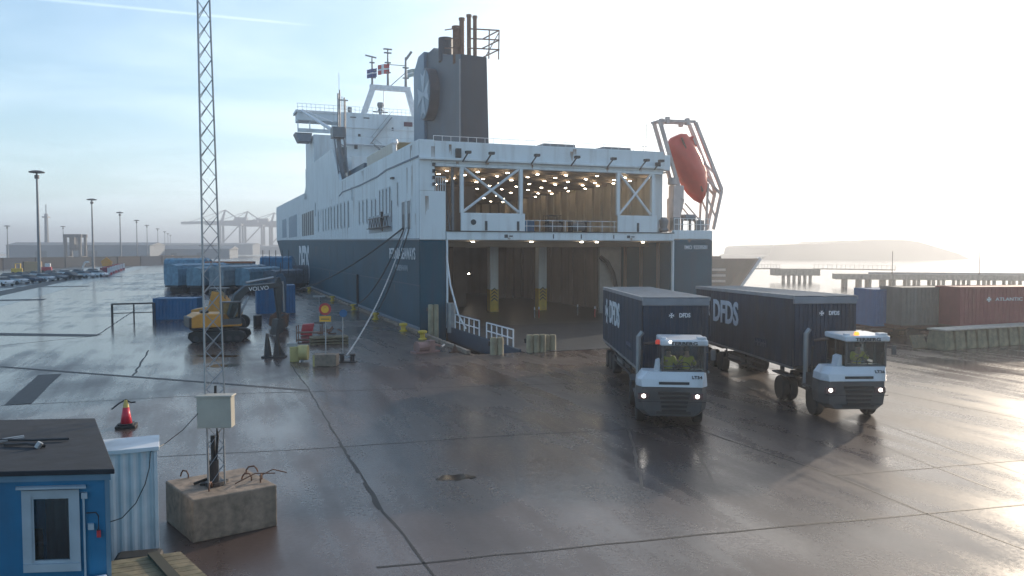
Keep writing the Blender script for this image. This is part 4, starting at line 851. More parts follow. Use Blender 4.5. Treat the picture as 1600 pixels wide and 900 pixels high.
# ------------------------------------------------------------------ terminal tractors and trailers
def wheel(parent, x, y, r=.5, w=.3, name='wheel'):
    o = MB().lathe([(r*.55, -w/2), (r*.93, -w/2), (r, -w/2+.05), (r, w/2-.05), (r*.93, w/2), (r*.55, w/2)], (0, 0, 0), 24, M=Matrix.Rotation(math.pi/2, 4, 'Y')).build(name, BLACK, parent, (x, y, r))
    h = MB().lathe([(r*.15, -w*.46), (r*.54, -w*.44), (r*.56, 0), (r*.54, w*.44), (r*.15, w*.46)], (0, 0, 0), 16, M=Matrix.Rotation(math.pi/2, 4, 'Y')).build('rim', GREYPT, o)
    return o
def tractor(loc, rz, label, beacon, code):
    # local: forward -Y, front face near y=0, image-left is -X
    e = empty('terminal_tractor', loc, rz, label, 'tractor', 'white terminal tractors')
    b = MB(); z0 = .42
    sec = [(.42, -.92, .98), (.62, -1.14, 1.2), (1.0, -1.2, 1.24), (1.42, -1.16, 1.22)]
    for (za, la, ra), (zb, lb_, rb_) in zip(sec[:-1], sec[1:]):
        vs = [(la+.2, .0, za), (ra-.2, .0, za), (ra, .38, za), (ra, .95, za), (la, .95, za), (la, .38, za)]; vs2 = [(lb_+.2, -.04, zb), (rb_-.2, -.04, zb), (rb_, .38, zb), (rb_, .95, zb), (lb_, .95, zb), (lb_, .38, zb)]
        n = 6; b.add(vs+vs2, [(i, (i+1) % n, n+(i+1) % n, n+i) for i in range(n)]+([tuple(range(n-1, -1, -1))] if za == .42 else [])+([tuple(range(n, 2*n))] if zb == 1.42 else []))
    bump = b.build('bumper', DKGREY, e, bevel=.02)
    g = MB()
    for k in range(5): g.box(-.40+.02*k if k else -.44, -.075, 1.18-.15*k, .62-.03*k, -.035, 1.26-.15*k)
    g.build('grille', mat('grille_black', (.008, .008, .009), .6), bump)
    h = MB(); top_ = [(-1.02, -.03), (1.06, -.03), (1.22, .25), (1.22, .95), (-1.14, .95), (-1.14, .3)]; low_ = [(-.98, -.07), (1.04, -.07), (1.24, .25), (1.24, .95), (-1.17, .95), (-1.17, .28)]
    hi = [(-.78, .12), (1.12, .12), (1.2, .35), (1.2, .95), (-.95, .95), (-.98, .45)]
    vs = [(x, y, 1.43) for x, y in low_]+[(x, y, 1.68) for x, y in top_]+[(x, y, 1.93) for x, y in hi]; n = 6
    h.add(vs, [(j*n+i, j*n+(i+1) % n, (j+1)*n+(i+1) % n, (j+1)*n+i) for j in range(2) for i in range(n)]+[tuple(range(n-1, -1, -1)), tuple(range(2*n, 3*n))]); h = h.build('hood', CABWH, e, bevel=.015)
    MB().box(-.42, -.075, 1.52, .60, .0, 1.61).build('hood_slot', DARKLET, h)
    text('code_lettering', code, h, (.86, -.0, 1.76), (1, 0, 0), (0, .6, .8), .34, .12, DARKLET, .02)
    for x in (-.93, .87):
        q = MB().box(x-.2, -.05, 1.0, x+.2, .05, 1.22).build('headlight_housing', mat('lens_housing', (.09, .05, .05), .3), e, bevel=.02); MB().tube((x-.0, -.06, 1.12), (x, -.075, 1.12), .062, 16).build('headlight', HEADL, q)
    x0, x1, y0, y1, zb, zt = -.32, 1.17, .14, 1.75, 1.93, 2.83
    # cab posts
    p = MB()
    for (x, y) in ((x0, y0), (x1-.07, y0), (x0, y1-.07), (x1-.07, y1-.07), (x0, .95), (x1-.07, .95)): p.box(x, y, zb-.02, x+.07, y+.07, zt)
    p.box(x0, y0, zb-.02, x1, y0+.05, zb+.05); p.box(x0, y1-.05, 1.2, x1, y1, 2.1); p.box(x0, .95, 1.15, x0+.05, y1, 1.95); p.box(x1-.05, .95, 1.15, x1, y1, 1.95); p.build('cab_frame', DKGREY, e, bevel=.01)
    gl = MB(); gl.box(x0+.07, y0+.01, zb+.05, x1-.07, y0+.03, zt); gl.box(x0+.01, y0+.07, zb, x0+.02, .95, zt); gl.box(x1-.02, y0+.07, zb, x1-.01, .95, zt); gl.box(x0+.01, 1.02, zb+.1, x0+.02, y1-.07, zt); gl.box(x1-.02, 1.02, zb+.1, x1-.01, y1-.07, zt); gl.box(x0+.07, y1-.03, 2.1, x1-.07, y1-.02, zt); gl.build('windscreen', GLASS, e)
    r = MB(); r.box(x0-.06, y0-.12, zt, x1+.06, y1+.06, zt+.21); r = r.build('roof', CABWH, e, bevel=.05)
    text('brand_lettering', 'TERBERG', r, ((x0+x1)/2, y0-.13, zt+.075), (1, 0, 0), UP, .9, .12, DARKLET, .035)
    MB().box(x0-.02, y0+.0, zt+.2, x0+.16, y0+.25, zt+.28).box(x1-.3, y0, zt+.2, x1+.02, y0+.3, zt+.29).build('roof_vents', CABWH, r, bevel=.03)
    MB().lathe([(.085, 0), (.085, .10), (.06, .15)], (x0-.12 if beacon == 'red' else x0+.45, y0+.15, zt+.18 if beacon != 'red' else zt+.03), 12).build('beacon', BEACO if beacon != 'red' else BEACR, r)
    if beacon == 'red': MB().tube((x0+.28, y0-.14, zt+.14), (x0+.28, y0-.15, zt+.14), .035, 12).build('work_lamp', HEADL, r)
    wp = MB().prism([(x0-.22, 1.83), (x0-.02, 1.83), (x0-.03, 2.32), (x0-.16, 2.26)], .35, .85, 'y').build('side_panel', CABWH, e, bevel=.02)
    MB().bar((.05, y0-.012, zb+.06), (.45, y0-.012, zb+.55), .02, .02).bar((.75, y0-.012, zb+.06), (1.0, y0-.012, zb+.5), .02, .02).build('wiper', DKGREY, e)
    MB().box(-1.1, -.062, .92, 1.16, -.052, .94).box(-.5, -.06, .50, .65, -.045, .60).build('bumper_trim', mat('trim_black', (.015, .015, .016), .5), bump)
    s = MB(); s.box(.25, .95, 1.45, .75, 1.45, 1.62); s.box(.25, 1.40, 1.6, .75, 1.55, 2.35); s.build('seat', DARKCL, e, bevel=.05)
    MB().path([(.5+.2*math.cos(a), .60+.06*math.sin(a), 2.0+.19*math.sin(a)) for a in [i*math.pi/8 for i in range(17)]], .018, 6).build('steering_wheel', BLACK, e); MB().box(x0+.1, y0+.15, 1.8, x1-.1, y0+.42, 1.95).build('dashboard', DARKCL, e)
    ch = MB(); ch.box(-.45, .95, .55, -.2, 5.2, .85); ch.box(.2, .95, .55, .45, 5.2, .85); ch.box(-.9, 1.8, .75, .9, 2.6, 1.15); ch.box(-1.1, .95, .5, -.33, 1.7, 1.5); ch.build('chassis', DKSTEEL, e)
    MB().box(-.5, 3.8, .95, .5, 4.8, 1.12).build('fifth_wheel', DKSTEEL, e, bevel=.05)
    MB().tube((-1.0, 2.0, .9), (-1.0, 2.0, 2.95), .09, 12).tube((-1.0, 2.0, 2.9), (-.86, 2.0, 3.1), .085, 12).build('exhaust_stack', STEEL, e)
    MB().tube((-.85, 1.6, 2.72), (x0, 1.6, 2.75), .05, 8).tube((-.95, 1.6, 1.2), (-.9, 1.6, 2.5), .04, 8).build('intake_pipe', DKSTEEL, e)
    for q_ in ((-1.2, 1.15, 1.0, -.8, 1.9, 1.06), (-1.2, 3.4, 1.04, -.8, 4.9, 1.1), (.8, 3.4, 1.04, 1.2, 4.9, 1.1)): MB().box(*q_).build('fender', DKGREY, e)
    MB().bar((x1, y0+.1, 2.6), (x1+.22, y0-.05, 2.6), .03, .03).box(x1+.14, y0-.1, 2.35, x1+.30, y0-.04, 2.7).build('mirror', DKGREY, e, bevel=.01)
    for x in (-.98, 1.0): wheel(e, x, 1.15)
    for x in (-1.05, -.72, .72, 1.05): wheel(e, x, 4.15)
    return e
def trailer(loc, rz, label, tilt):
    # local: front bulkhead at y=0, body extends +Y; origin at the front centre on the ground
    e = empty('semi_trailer', loc, rz, label, 'trailer', 'navy curtain-side trailers'); e.rotation_euler = (tilt, 0, rz)
    L, w, z0, z1 = 13.3, 1.27, 1.28, 4.02
    fr = MB(); fr.box(-w+.03, 0, z0, w-.03, .1, z1-.28)
    for k in range(15): x = -w+.1+k*(2*w-.2)/14; fr.box(x-.03, -.035, z0, x+.03, 0, z1-.3)
    fr.build('front_bulkhead', CURT, e)
    MB().box(-w, -.05, z1-.3, w, .12, z1-.02).build('header_band', mat('header_grey', (.20, .21, .23), .5), e, bevel=.02)
    r = MB(); r.box(-w, .0, z1, w, L, z1+.03)
    for k in range(22): r.box(-w+.05, .3+k*.6, z1+.03, w-.05, .36+k*.6, z1+.045)
    for sx in (-1, 1): r.box(sx*w-.03, -.05, z1-.12, sx*w+.03, L, z1+.02)
    r.build('roof', ROOFG, e)
    for sx in (-1, 1):
        # curtain with soft vertical folds
        mb = MB(); n = 110; vs = []
        for i in range(n+1):
            y = .08+(L-.16)*i/n; d = .012*math.sin(i*1.9)+.01*math.sin(i*.63)
            for z in (z0-.05, z0+.9, z0+1.8, z1-.13): vs.append((sx*(w+d*(1.0 if z < 3.5 else .4)), y, z))
        mb.add(vs, [(i*4+j, i*4+j+1, (i+1)*4+j+1, (i+1)*4+j) for i in range(n) for j in range(3)]); cu = mb.build('curtain', CURT, e, smooth=True)
        if sx == -1:
            o = text('company_lettering', 'DFDS', cu, (-w-.035, 8.2, 2.85), (0, -1, 0), UP, 3.8, 1.15, WHITELET, .03); emblem('emblem_cross', cu, frame_m((-w-.03, 11.3, 2.85), (0, -1, 0), UP), .68, WHITELET, .012)
            text('small_lettering', 'HHHH', cu, (-w-.035, 3.4, 1.85), (0, -1, 0), UP, 1.3, .32, mat('faint_lettering', (.10, .12, .16), .5), 0)
            MB().bar((-w-.03, 10.6, 1.5), (-w-.03, 10.3, 3.75), .006, .035).build('slash_line', mat('faint_line', (.2, .24, .3), .5), cu)
        MB().box(sx*w-.03 if sx > 0 else -w-.03, .05, z0-.14, sx*w+.03 if sx > 0 else -w+.03, L, z0-.05).build('side_rail', STEEL, e)
        g = MB()
        for z in (.62, .9): g.box(sx*(w-.05)-.02, 3.2, z, sx*(w-.05)+.02, 8.4, z+.1)
        for y in (3.4, 5.5, 8.2): g.box(sx*(w-.08)-.03, y, .6, sx*(w-.08)+.03, y+.06, z0-.1)
        g.build('side_guard', DKSTEEL, e)
        MB().box(sx*(w-.3)-.22, 6.2, .55, sx*(w-.3)+.25, 8.0, 1.0).build('pallet_box', mat('box_grey', (.22, .21, .20), .5), e)
    MB().box(-w+.02, L-.05, z0, w-.02, L, z1-.1).build('rear_door', ROOFG, e); MB().box(-.45, 0, z0-.38, -.3, L, z0-.12).box(.3, 0, z0-.38, .45, L, z0-.12).box(-w+.05, 0, z0-.13, w-.05, L, z0-.03).build('chassis', DKSTEEL, e)
    text('front_lettering', 'DFDS', e, (.33, -.05, 3.35), (1, 0, 0), UP, .42, .17, WHITELET, .03); emblem('front_cross', e, frame_m((-.17, -.05, 3.35), (1, 0, 0), UP), .11, WHITELET, .01)
    for x in (-.7, .7): MB().box(x-.07, 2.4, .35, x+.07, 2.54, z0-.1).box(x-.14, 2.32, .3, x+.14, 2.62, .36).build('landing_leg', GREYPT, e)
    for y in (L-1.4, L-2.7, L-4.0):
        for x in (-1.02, 1.02): wh = wheel(e, x, y, .5, .38); wh.location.z = .5+tilt*y*1.0
        MB().box(-1.25, y-.55, 1.04, -.85, y+.55, 1.09).box(.85, y-.55, 1.04, 1.25, y+.55, 1.09).build('mudguard', DKSTEEL, e)
    return e
tilt = -math.atan(.24/13.3)
def place_trailer(x0, y0, x1, y1, label):
    d = Vector((x1-x0, y1-y0)); rz = math.atan2(-d.x, d.y); e = trailer((x0, y0, .26), rz, label, tilt); return e
place_trailer(6.2, 30.0, 6.25, 43.3, 'navy curtain-side trailer behind the left tractor, coming off the ramp')
place_trailer(12.3, 31.1, 11.55, 44.3, 'navy curtain-side trailer behind the right tractor')
tractor((5.42, 26.9, 0), -.10, 'white terminal tractor with a red beacon, left of the two', 'red', 'LT34')
tractor((12.22, 28.1, 0), .04, 'white terminal tractor with an orange beacon, right of the two', 'orange', 'LT26')
def in_cab(tl, trz, lx, ly, lz): c, s = math.cos(trz), math.sin(trz); return (tl[0]+c*lx-s*ly, tl[1]+s*lx+c*ly, lz)
person(in_cab((5.42, 26.9), -.10, .62, 1.05, 1.70), -.10, 'driver in a yellow-green hi-vis jacket at the wheel of the left tractor', 0.02)
person(in_cab((5.42, 26.9), -.10, -.02, 1.0, 1.70), -.10+.2, 'passenger in a yellow-green hi-vis jacket at the left of the left cab', 0)
person(in_cab((12.22, 28.1), .04, .5, 1.05, 1.70), .04, 'driver in a hi-vis jacket leaning over the wheel of the right tractor', .10)

# ------------------------------------------------------------------ excavator and loader
ex = empty('excavator', (-19.6, 53.3, 0), 0, 'yellow tracked excavator with a black boom reaching to the right', 'excavator'); ex.scale = (.87, .87, .87)
for y in (-1.05, 1.05):
    tr = MB(); P_ = [(-1.75, .0), (1.75, 0), (2.1, .35), (2.0, .72), (1.7, .85), (-1.7, .85), (-2.0, .72), (-2.1, .35)]
    a = .15; trk = MB().prism(P_, y-.3, y+.3, 'y').build('track', BLACK, ex, rz=a, bevel=.05); mb = MB()
    for k in range(6): mb.tube((-1.5+.6*k, y-.33, .3), (-1.5+.6*k, y+.33, .3), .2, 12)
    mb.build('rollers', DKSTEEL, trk)
MB().box(-1.2, -.8, .5, 1.2, .8, 1.0).tube((0, 0, .9), (0, 0, 1.15), .7, 20).build('undercarriage', DKSTEEL, ex, rz=.15)
ya = .55
up = MB().prism([(-2.3, 1.15), (1.3, 1.15), (1.4, 1.35), (.6, 1.5), (.2, 2.15), (-1.8, 2.2), (-2.3, 1.9)], -1.3, 1.3, 'y').build('engine_housing', ORANGEY, ex, rz=ya, bevel=.08)
MB().box(-2.45, -1.25, 1.15, -2.2, 1.25, 1.95).box(-1.5, -.5, 2.2, -.9, .2, 2.4).build('counterweight', DKSTEEL, up, bevel=.08)
cb = MB(); cx0, cx1, cy0, cy1 = -.1, 1.3, -1.32, -.40
for x, y in ((cx0, cy0), (cx1-.08, cy0), (cx0, cy1-.08), (cx1-.08, cy1-.08)): cb.box(x, y, 1.4, x+.08, y+.08, 2.95)
cb.box(cx0-.03, cy0-.03, 2.95, cx1+.03, cy1+.03, 3.05); cb.box(cx0, cy0, 1.3, cx1, cy1, 1.75); cb = cb.build('cab', DKGREY, ex, rz=ya, bevel=.02)
MB().box(cx0+.04, cy0+.02, 1.75, cx1-.04, cy0+.03, 2.95).box(cx0+.04, cy1-.03, 1.75, cx1-.04, cy1-.02, 2.95).box(cx1-.03, cy0+.05, 1.75, cx1-.02, cy1-.05, 2.95).build('cab_glass', GLASS, cb)
cb2 = MB()
for x, y in ((cx0, -1.25), (cx1-.9, -1.25)): cb2.box(x, y, 2.0, x+.07, y+.07, 2.95)
BOOM = mat('boom_black', (.02, .03, .036), .45, var=.3)
bmh = math.atan2(4.0, 3.7)
def bm_(pts, y0, y1): return MB().prism(pts, y0, y1, 'y')
bo = bm_([(.4, 1.3), (.75, 1.25), (1.55, 2.95), (2.2, 3.64), (4.95, 3.95), (5.1, 4.2), (4.7, 4.32), (2.05, 4.16), (1.15, 3.5)], -.24, .24).build('boom', BOOM, ex, rz=bmh, bevel=.05)
text('brand_lettering', 'VOLVO', bo, (3.15, -.30, 3.90), (1, .0, .1), UP, 1.7, .32, WHITELET, .0)
MB().tube((1.2, -.38, 1.5), (2.2, -.38, 3.3), .09, 10).tube((1.2, .38, 1.5), (2.2, .38, 3.3), .09, 10).tube((2.2, 0, 4.4), (4.6, 0, 4.75), .1, 10).build('boom_ram', STEEL, bo)
stk = bm_([(4.65, 4.0), (4.9, 4.75), (5.15, 4.75), (5.4, 4.1), (5.2, 1.2), (5.0, 1.2)], -.15, .15).build('stick', BOOM, ex, rz=bmh, bevel=.04)
MB().tube((5.45, 0, 4.4), (5.55, 0, 1.9), .08, 10).build('bucket_ram', STEEL, stk); MB().bar((4.95, 0, 1.3), (5.5, 0, 1.7), .3, .1).build('linkage', DKSTEEL, stk)
bk = bm_([(4.75, 1.35), (5.35, 1.4), (5.45, .8), (5.2, .3), (4.7, .05), (4.5, .1), (4.6, .7)], -.45, .45).build('bucket', DKSTEEL, ex, rz=bmh, bevel=.04)
MB().box(4.35, -.4, .02, 4.6, -.3, .1).box(4.35, -.05, .02, 4.6, .05, .1).box(4.35, .3, .02, 4.6, .4, .1).build('teeth', STEEL, bk)
lgr = empty('grapple', (-17.9, 61.5, 0), .2, 'dark blue-black hydraulic grapple with a rusty shell standing right of the excavator stick', 'grapple')
MB().prism([(-.35, 1.2), (.35, 1.2), (.45, 3.9), (.1, 4.3), (-.3, 4.1)], -.25, .25, 'y').build('arm', mat('grapple_blue', (.012, .05, .09), .5), lgr, bevel=.05)
MB().prism([(-.9, .3), (-.3, .0), (.5, .1), (.6, 1.1), (-.2, 1.4), (-.8, 1.0)], -.5, .5, 'y').build('shell', RUSTM, lgr, bevel=.1)
MB().box(-.05, -.27, 2.9, .15, -.25, 3.3).box(-.05, -.27, 2.3, .15, -.25, 2.6).build('warning_stripes', RED, lgr)
wl = empty('wheel_loader', (-22.2, 60.3, 0), .15, 'orange-yellow wheeled backhoe partly hidden behind the excavator', 'loader')
MB().prism([(-1.9, .9), (1.4, .9), (1.6, 1.3), (1.0, 1.9), (.1, 2.9), (-.4, 3.0), (-.7, 1.8), (-1.9, 1.6)], -.75, .75, 'y').build('body', ORANGEY, wl, bevel=.06)
cbm = MB()
for x in (-.6, .5):
    for y in (-.65, .58): cbm.box(x, y, 1.6, x+.07, y+.07, 3.1)
cbm.box(-.7, -.7, 3.1, .65, .7, 3.2); cbm.build('cab', DKGREY, wl)
MB().box(-.55, -.64, 1.7, .5, -.63, 3.05).build('cab_glass', GLASS, wl)
for x, y, r in ((1.5, -.95, .55), (1.5, .95, .55), (-1.5, -.95, .6), (-1.5, .95, .6)):
    w_ = MB().tube((x, y-.2, r), (x, y+.2, r), r, 22).build('wheel', BLACK, wl, bevel=.05); MB().tube((x, y-.22, r), (x, y+.22, r), r*.42, 14).build('rim', GREYPT, w_)
br = MB().tube((0, 0, 0), (0, 0, .9), .32, 16).build('steel_drum', DKSTEEL, None, (-20.2, 63, 0), bevel=.03); tag(br, 'small dark steel drum standing right of the backhoe wheel', 'drum')

# ------------------------------------------------------------------ parked covered trailers
def covered(loc, rz, L, H, m, label, stakes=0, z0=1.1, wd=2.5):
    e = empty('covered_trailer', loc, rz, label, 'trailer', 'tarpaulin covered trailers parked on the quay'); n = 14; vs = []
    sec = [(0, z0), (-.03, H*.5), (.0, H*.82), (.25, H*.97), (wd/2, H+.1), (wd-.25, H*.97), (wd, H*.82), (wd+.03, H*.5), (wd, z0)]
    for i in range(n+1):
        d = .06*math.sin(i*2.1); pull = .12 if i in (0, n) else 0
        for y, z in sec: vs.append((L*i/n, y+d*(.5 if y < wd/2 else -.5), z-(.14*abs(math.sin(i*1.7)) if z > H*.9 else 0)-pull*(z > H*.8)))
    k = len(sec); mb = MB(); mb.add(vs, [(i*k+j, i*k+j+1, (i+1)*k+j+1, (i+1)*k+j) for i in range(n) for j in range(k-1)]+[tuple(range(k)), tuple(range(n*k, (n+1)*k))]); mb.build('tarpaulin', m, e)
    MB().box(0, .1, z0-.3, L, wd-.1, z0-.02).build('chassis', DKSTEEL, e)
    for x in (L*.12, L*.2, L*.82, L*.9):
        MB().tube((x, .1, .45), (x, wd-.1, .45), .45, 14).build('axle', BLACK, e)
    mb = MB()
    for j in range(stakes): mb.tube((L*(j+.5)/stakes, .0, z0), (L*(j+.5)/stakes, .0, H+1.0), .05, 5)
    if stakes: mb.build('stakes', DKSTEEL, e)
    return e
CT = [TARP, TARP2, mat('slate_tarpaulin', (.08, .11, .14), .55, var=.3, bump=.5), mat('light_blue_tarp', (.13, .25, .34), .5, var=.3, bump=.5), TARP2, mat('dark_tarpaulin', (.04, .055, .07), .6)]
for i, (x, y, L, H, m, st_, lb) in enumerate([(-46.6, 111, 11, 4.1, 3, 0, 'light blue tarpaulin-covered trailer at the left end of the parked group'), (-43.2, 110.5, 9, 3.7, 0, 0, 'pale blue covered trailer second from the left in the parked group'), (-39.9, 110, 10, 3.9, 1, 0, 'grey tarpaulin-covered trailer in the middle of the parked group'), (-36.6, 111, 8, 3.6, 0, 0, 'bluish covered trailer right of the middle of the parked group'), (-33.4, 113, 7, 3.2, 2, 4, 'slate covered low trailer with stakes at the right of the parked group')]):
    covered((x, y, 0), R(68+3*(i % 2)), L, H, CT[m], lb, stakes=st_)
covered((-56, 128, 0), .1, 7.0, 4.7, CT[3], 'pale covered load behind the left end of the parked group')
covered((-41.5, 131, 0), .1, 5.2, 5.0, BLUEHUT, 'dark blue covered load with upright stakes behind the parked group', stakes=5)
covered((-35.5, 129, 0), .1, 5.0, 3.6, CT[5], 'dark covered load at the far right behind the parked group')
fb = empty('flatbed_load', (-49.0, 127, 0), .1, 'flat stack of boards with an orange edge strip lying behind the covered trailers', 'timber stack'); MB().box(0, 0, 0, 7.4, 2.2, 3.9).build('boards', TARP2, fb); MB().box(0, -.03, 3.9, 7.4, 2.2, 4.2).build('edge_strip', mat('orange_strip', (.4, .13, .05), .6), fb)

# ------------------------------------------------------------------ floodlight masts
def mast(loc, h, label, name='floodlight_mast', grp='floodlight masts along the road'):
    e = empty(name, loc, 0, label, 'lamp post', grp)
    MB().tube((0, 0, 0), (0, 0, h), .34, 12, .17).tube((0, 0, 0), (0, 0, .6), .55, 12, .45).build('pole', GREYPT, e)
    MB().tube((0, 0, h-1.4), (0, 0, h-.7), .42, 12).build('winch_drum', DKSTEEL, e)
    MB().lathe([(.2, h-.4), (1.35, h-.25), (1.45, h-.05), (.7, h+.2), (.1, h+.25)], n=16).build('lamp_head', DKSTEEL, e)
    return e
pos = [(-93.9, 158.2), (-128.8, 245), (-162.5, 331), (-197.5, 420), (-231, 505), (-262, 590), (-296, 680), (-330, 765), (-364, 850)]
od = ['nearest', 'second', 'third', 'fourth', 'fifth', 'sixth', 'seventh', 'eighth', 'farthest']
for i, p in enumerate(pos): mast((*p, 0), 21.5, 'tall grey floodlight mast with a flat round head, %s in the road row' % od[i])
mast((-253, 400, 0), 18, 'distant hazy floodlight mast at the left picture edge'); mast((-270, 480, 0), 20, 'faint distant floodlight mast just right of the one at the left edge')
tw = empty('radio_tower', (-350, 600, 0), 0, 'faint slim tower in the haze between the first two masts', 'tower'); MB().tube((0, 0, 0), (0, 0, 33), 1.8, 8, 1.2).box(-2, -2, 30, 2, 2, 31).build('shaft', GREYPT, tw); MB().tube((0, 0, 33), (0, 0, 40), .4, 6).build('aerial', GREYPT, tw)

# ------------------------------------------------------------------ parked cars
def car(m):
    e = empty('parked_car', (0, 0, 0), 0)
    prof = [(-2.15, .35), (2.2, .35), (2.22, .75), (1.9, .92), (1.0, 1.0), (.35, 1.42), (-.9, 1.45), (-1.75, 1.02), (-2.15, .95)]
    vs = []; 
    for y, k in ((-.88, .0), (-.86, 0), (.86, 0), (.88, 0)): pass
    b = MB().prism([(-2.15, .35), (2.2, .35), (2.22, .72), (1.95, .90), (1.0, .98), (-1.7, 1.0), (-2.15, .92)], -.88, .88, 'y').build('body', m, e, bevel=.08)
    c = MB(); c.add([(1.05, -.8, .98), (1.05, .8, .98), (-1.7, .8, .98), (-1.7, -.8, .98), (.35, -.62, 1.44), (.35, .62, 1.44), (-.95, .62, 1.46), (-.95, -.62, 1.46)], [(0, 3, 2, 1), (0, 1, 5, 4), (1, 2, 6, 5), (2, 3, 7, 6), (3, 0, 4, 7)]); c.build('windows', DGLASS, e)
    MB().box(-.95, -.6, 1.45, .35, .6, 1.49).build('roof', m, e, bevel=.03)
    for x in (-1.35, 1.38): MB().tube((x, -.9, .33), (x, -.68, .33), .33, 14).build('wheel', BLACK, e); MB().tube((x, .68, .33), (x, .9, .33), .33, 14).build('wheel', BLACK, e)
    for y in (-.65, .65): MB().box(2.18, y-.15, .6, 2.23, y+.15, .75).build('headlight', DGLASS, e)
    return e
cols = {'silver': mat('car_silver', (.42, .46, .50), .25), 'dark blue': mat('car_blue', (.02, .05, .10), .2), 'white': mat('car_white', (.7, .72, .74), .25), 'black': mat('car_black', (.01, .011, .013), .2), 'grey': mat('car_grey', (.14, .16, .18), .25)}
protos = {}; spots = []
places = ['at the left picture edge', 'second from the left edge', 'left of the nearest mast', 'right behind the nearest mast', 'just right of the nearest mast', 'third right of the nearest mast', 'left of the second mast', 'at the foot of the second mast']
k = 0
for row, (y0, px0, n) in enumerate(((135, 4, 8), (158, 14, 7))):
    for j in range(n):
        cn = ['white', 'silver', 'dark blue', 'silver', 'grey', 'black', 'silver', 'white', 'black', 'grey', 'silver', 'dark blue', 'white', 'grey', 'dark blue', 'silver'][k]; k += 1
        if cn not in protos: c = protos[cn] = car(cols[cn]); c_ = c
        else: c_ = copy_tree(protos[cn])
        y = y0+j*6.2+random.uniform(-1, 1); x = y*((px0+j*(21.5 if row == 0 else 22)-800)/1244)
        c_.location = (x, y, 0); c_.rotation_euler = (0, 0, R(-24+random.uniform(-9, 9)))
        tag(c_, '%s parked car in the %s row, %s' % (cn, ['front', 'back'][row], places[j]), 'car', 'cars parked by the road')
# machines, boards and barriers among the cars
fkl = empty('forklift', (-121, 195, 0), .4, 'yellow forklift parked behind the cars left of the nearest mast', 'forklift')
MB().box(-1.4, -.6, .5, 1, .6, 1.5).build('body', YELLOW, fkl, bevel=.1); MB().box(-.6, -.55, 2.6, .6, .55, 2.7).box(-.6, -.55, 1.5, -.5, .55, 2.6).box(.5, -.55, 1.5, .6, .55, 2.6).build('roll_cage', YELLOW, fkl); MB().box(1.1, -.5, .1, 1.25, -.38, 3.2).box(1.1, .38, .1, 1.25, .5, 3.2).build('mast', DKSTEEL, fkl)
for x in (-1, .7): MB().tube((x, -.65, .35), (x, .65, .35), .35, 14).build('wheel', BLACK, fkl)
cr_ = container((-136, 222, 0), .1, 3.6, mat('tan_boards', (.42, .28, .14), .7), 'tan boxed cabin standing behind the cars left of the nearest mast', H=2.7, ribs=False, name='site_cabin', cat='cabin')
sm = empty('sweeper_machine', (-121, 207, 0), .4, 'small red and white machine right of the nearest mast', 'machine'); MB().box(-1.2, -.6, .4, 1.2, .6, 1.6).build('body', RED, sm, bevel=.15); MB().box(-.3, -.6, 1.6, .9, .6, 2.5).build('cab', WHITE2, sm, bevel=.1); MB().tube((-.8, -.65, .4), (-.8, .65, .4), .4, 14).tube((.8, -.65, .4), (.8, .65, .4), .4, 14).build('wheels', BLACK, sm)
wa = MB().path([(.9, 0, .2), (.2, 0, 1.0), (0, 0, 2.2), (.5, 0, 3.2), (1.4, 0, 3.3)], .20, 8).build('white_hose', WHITE2, None, (-97.5, 181, 0)) ; tag(wa, 'white bent suction hose rising among the cars', 'hose')
og = empty('warning_board', (-115, 226, 0), .2, 'orange pointed warning board behind the red and white barriers', 'sign'); MB().prism([(-1.2, 1.4), (1.2, 1.4), (1.5, 2.6), (0, 4.0), (-1.5, 2.8)], -.06, .06, 'y').build('board', mat('warning_orange', (.65, .30, .04), .5), og); MB().box(-1.2, -.1, 0, -1.0, .1, 1.4).box(1, -.1, 0, 1.2, .1, 1.4).build('post', GREYPT, og)
for i in range(7):
    y = 184+i*9; x = y*((164+i*4.2-800)/1244)
    e = empty('road_barrier', (x, y, 0), .5, 'red and white plastic road barrier, %s in the row by the second mast' % ['nearest', 'second', 'third', 'fourth', 'fifth', 'sixth', 'farthest'][i], 'barrier', 'red and white barriers')
    b = MB().prism([(-.45, 0), (.45, 0), (.3, .6), (.2, 1.9), (-.2, 1.9), (-.3, .6)], -1.0, 1.0, 'x').build('body', RED if i % 2 else mat('barrier_maroon', (.22, .02, .04), .5), e, bevel=.03)
    MB().box(.45, -.3, .2, 1.05, .3, 1.95).build('white_block', WHITE2, e, bevel=.03)

# ------------------------------------------------------------------ far left: containers, sheds, cranes
far_cols = [('dark grey', mat('far_grey', (.022, .025, .03), .8)), ('dark blue', mat('far_blue', (.015, .028, .05), .8)), ('dull brown', mat('far_brown', (.035, .028, .025), .8)), ('slate', mat('far_slate', (.035, .042, .05), .8))]
pro = {}
ordn = ['first', 'second', 'third', 'fourth', 'fifth', 'sixth', 'seventh', 'eighth', 'ninth', 'tenth', 'eleventh', 'twelfth', 'thirteenth', 'fourteenth']
cdir = Vector((24, 90)).normalized()
for i in range(10):
    cn, m = far_cols[[0, 2, 1, 0, 3, 0, 2, 1, 0, 3][i]]
    p = Vector((-170, 232))+cdir*(12.5*i)
    if cn not in pro: e = pro[cn] = container((0, 0, 0), 0, 12.2, m, '', H=3.45, ribs=False)
    else: e = copy_tree(pro[cn])
    e.location = (p[0], p[1], 0); e.rotation_euler = (0, 0, math.atan2(cdir.y, cdir.x)); tag(e, '%s container, %s along the long row beyond the parked cars' % (cn, ordn[i]), 'container', 'containers in the long row beyond the cars')
cc = container((-153, 345, 0), .1, 5.5, mat('pale_pink_container', (.45, .34, .30), .6), 'pale pinkish container at the far end of the long container row', H=3.6, ribs=False)
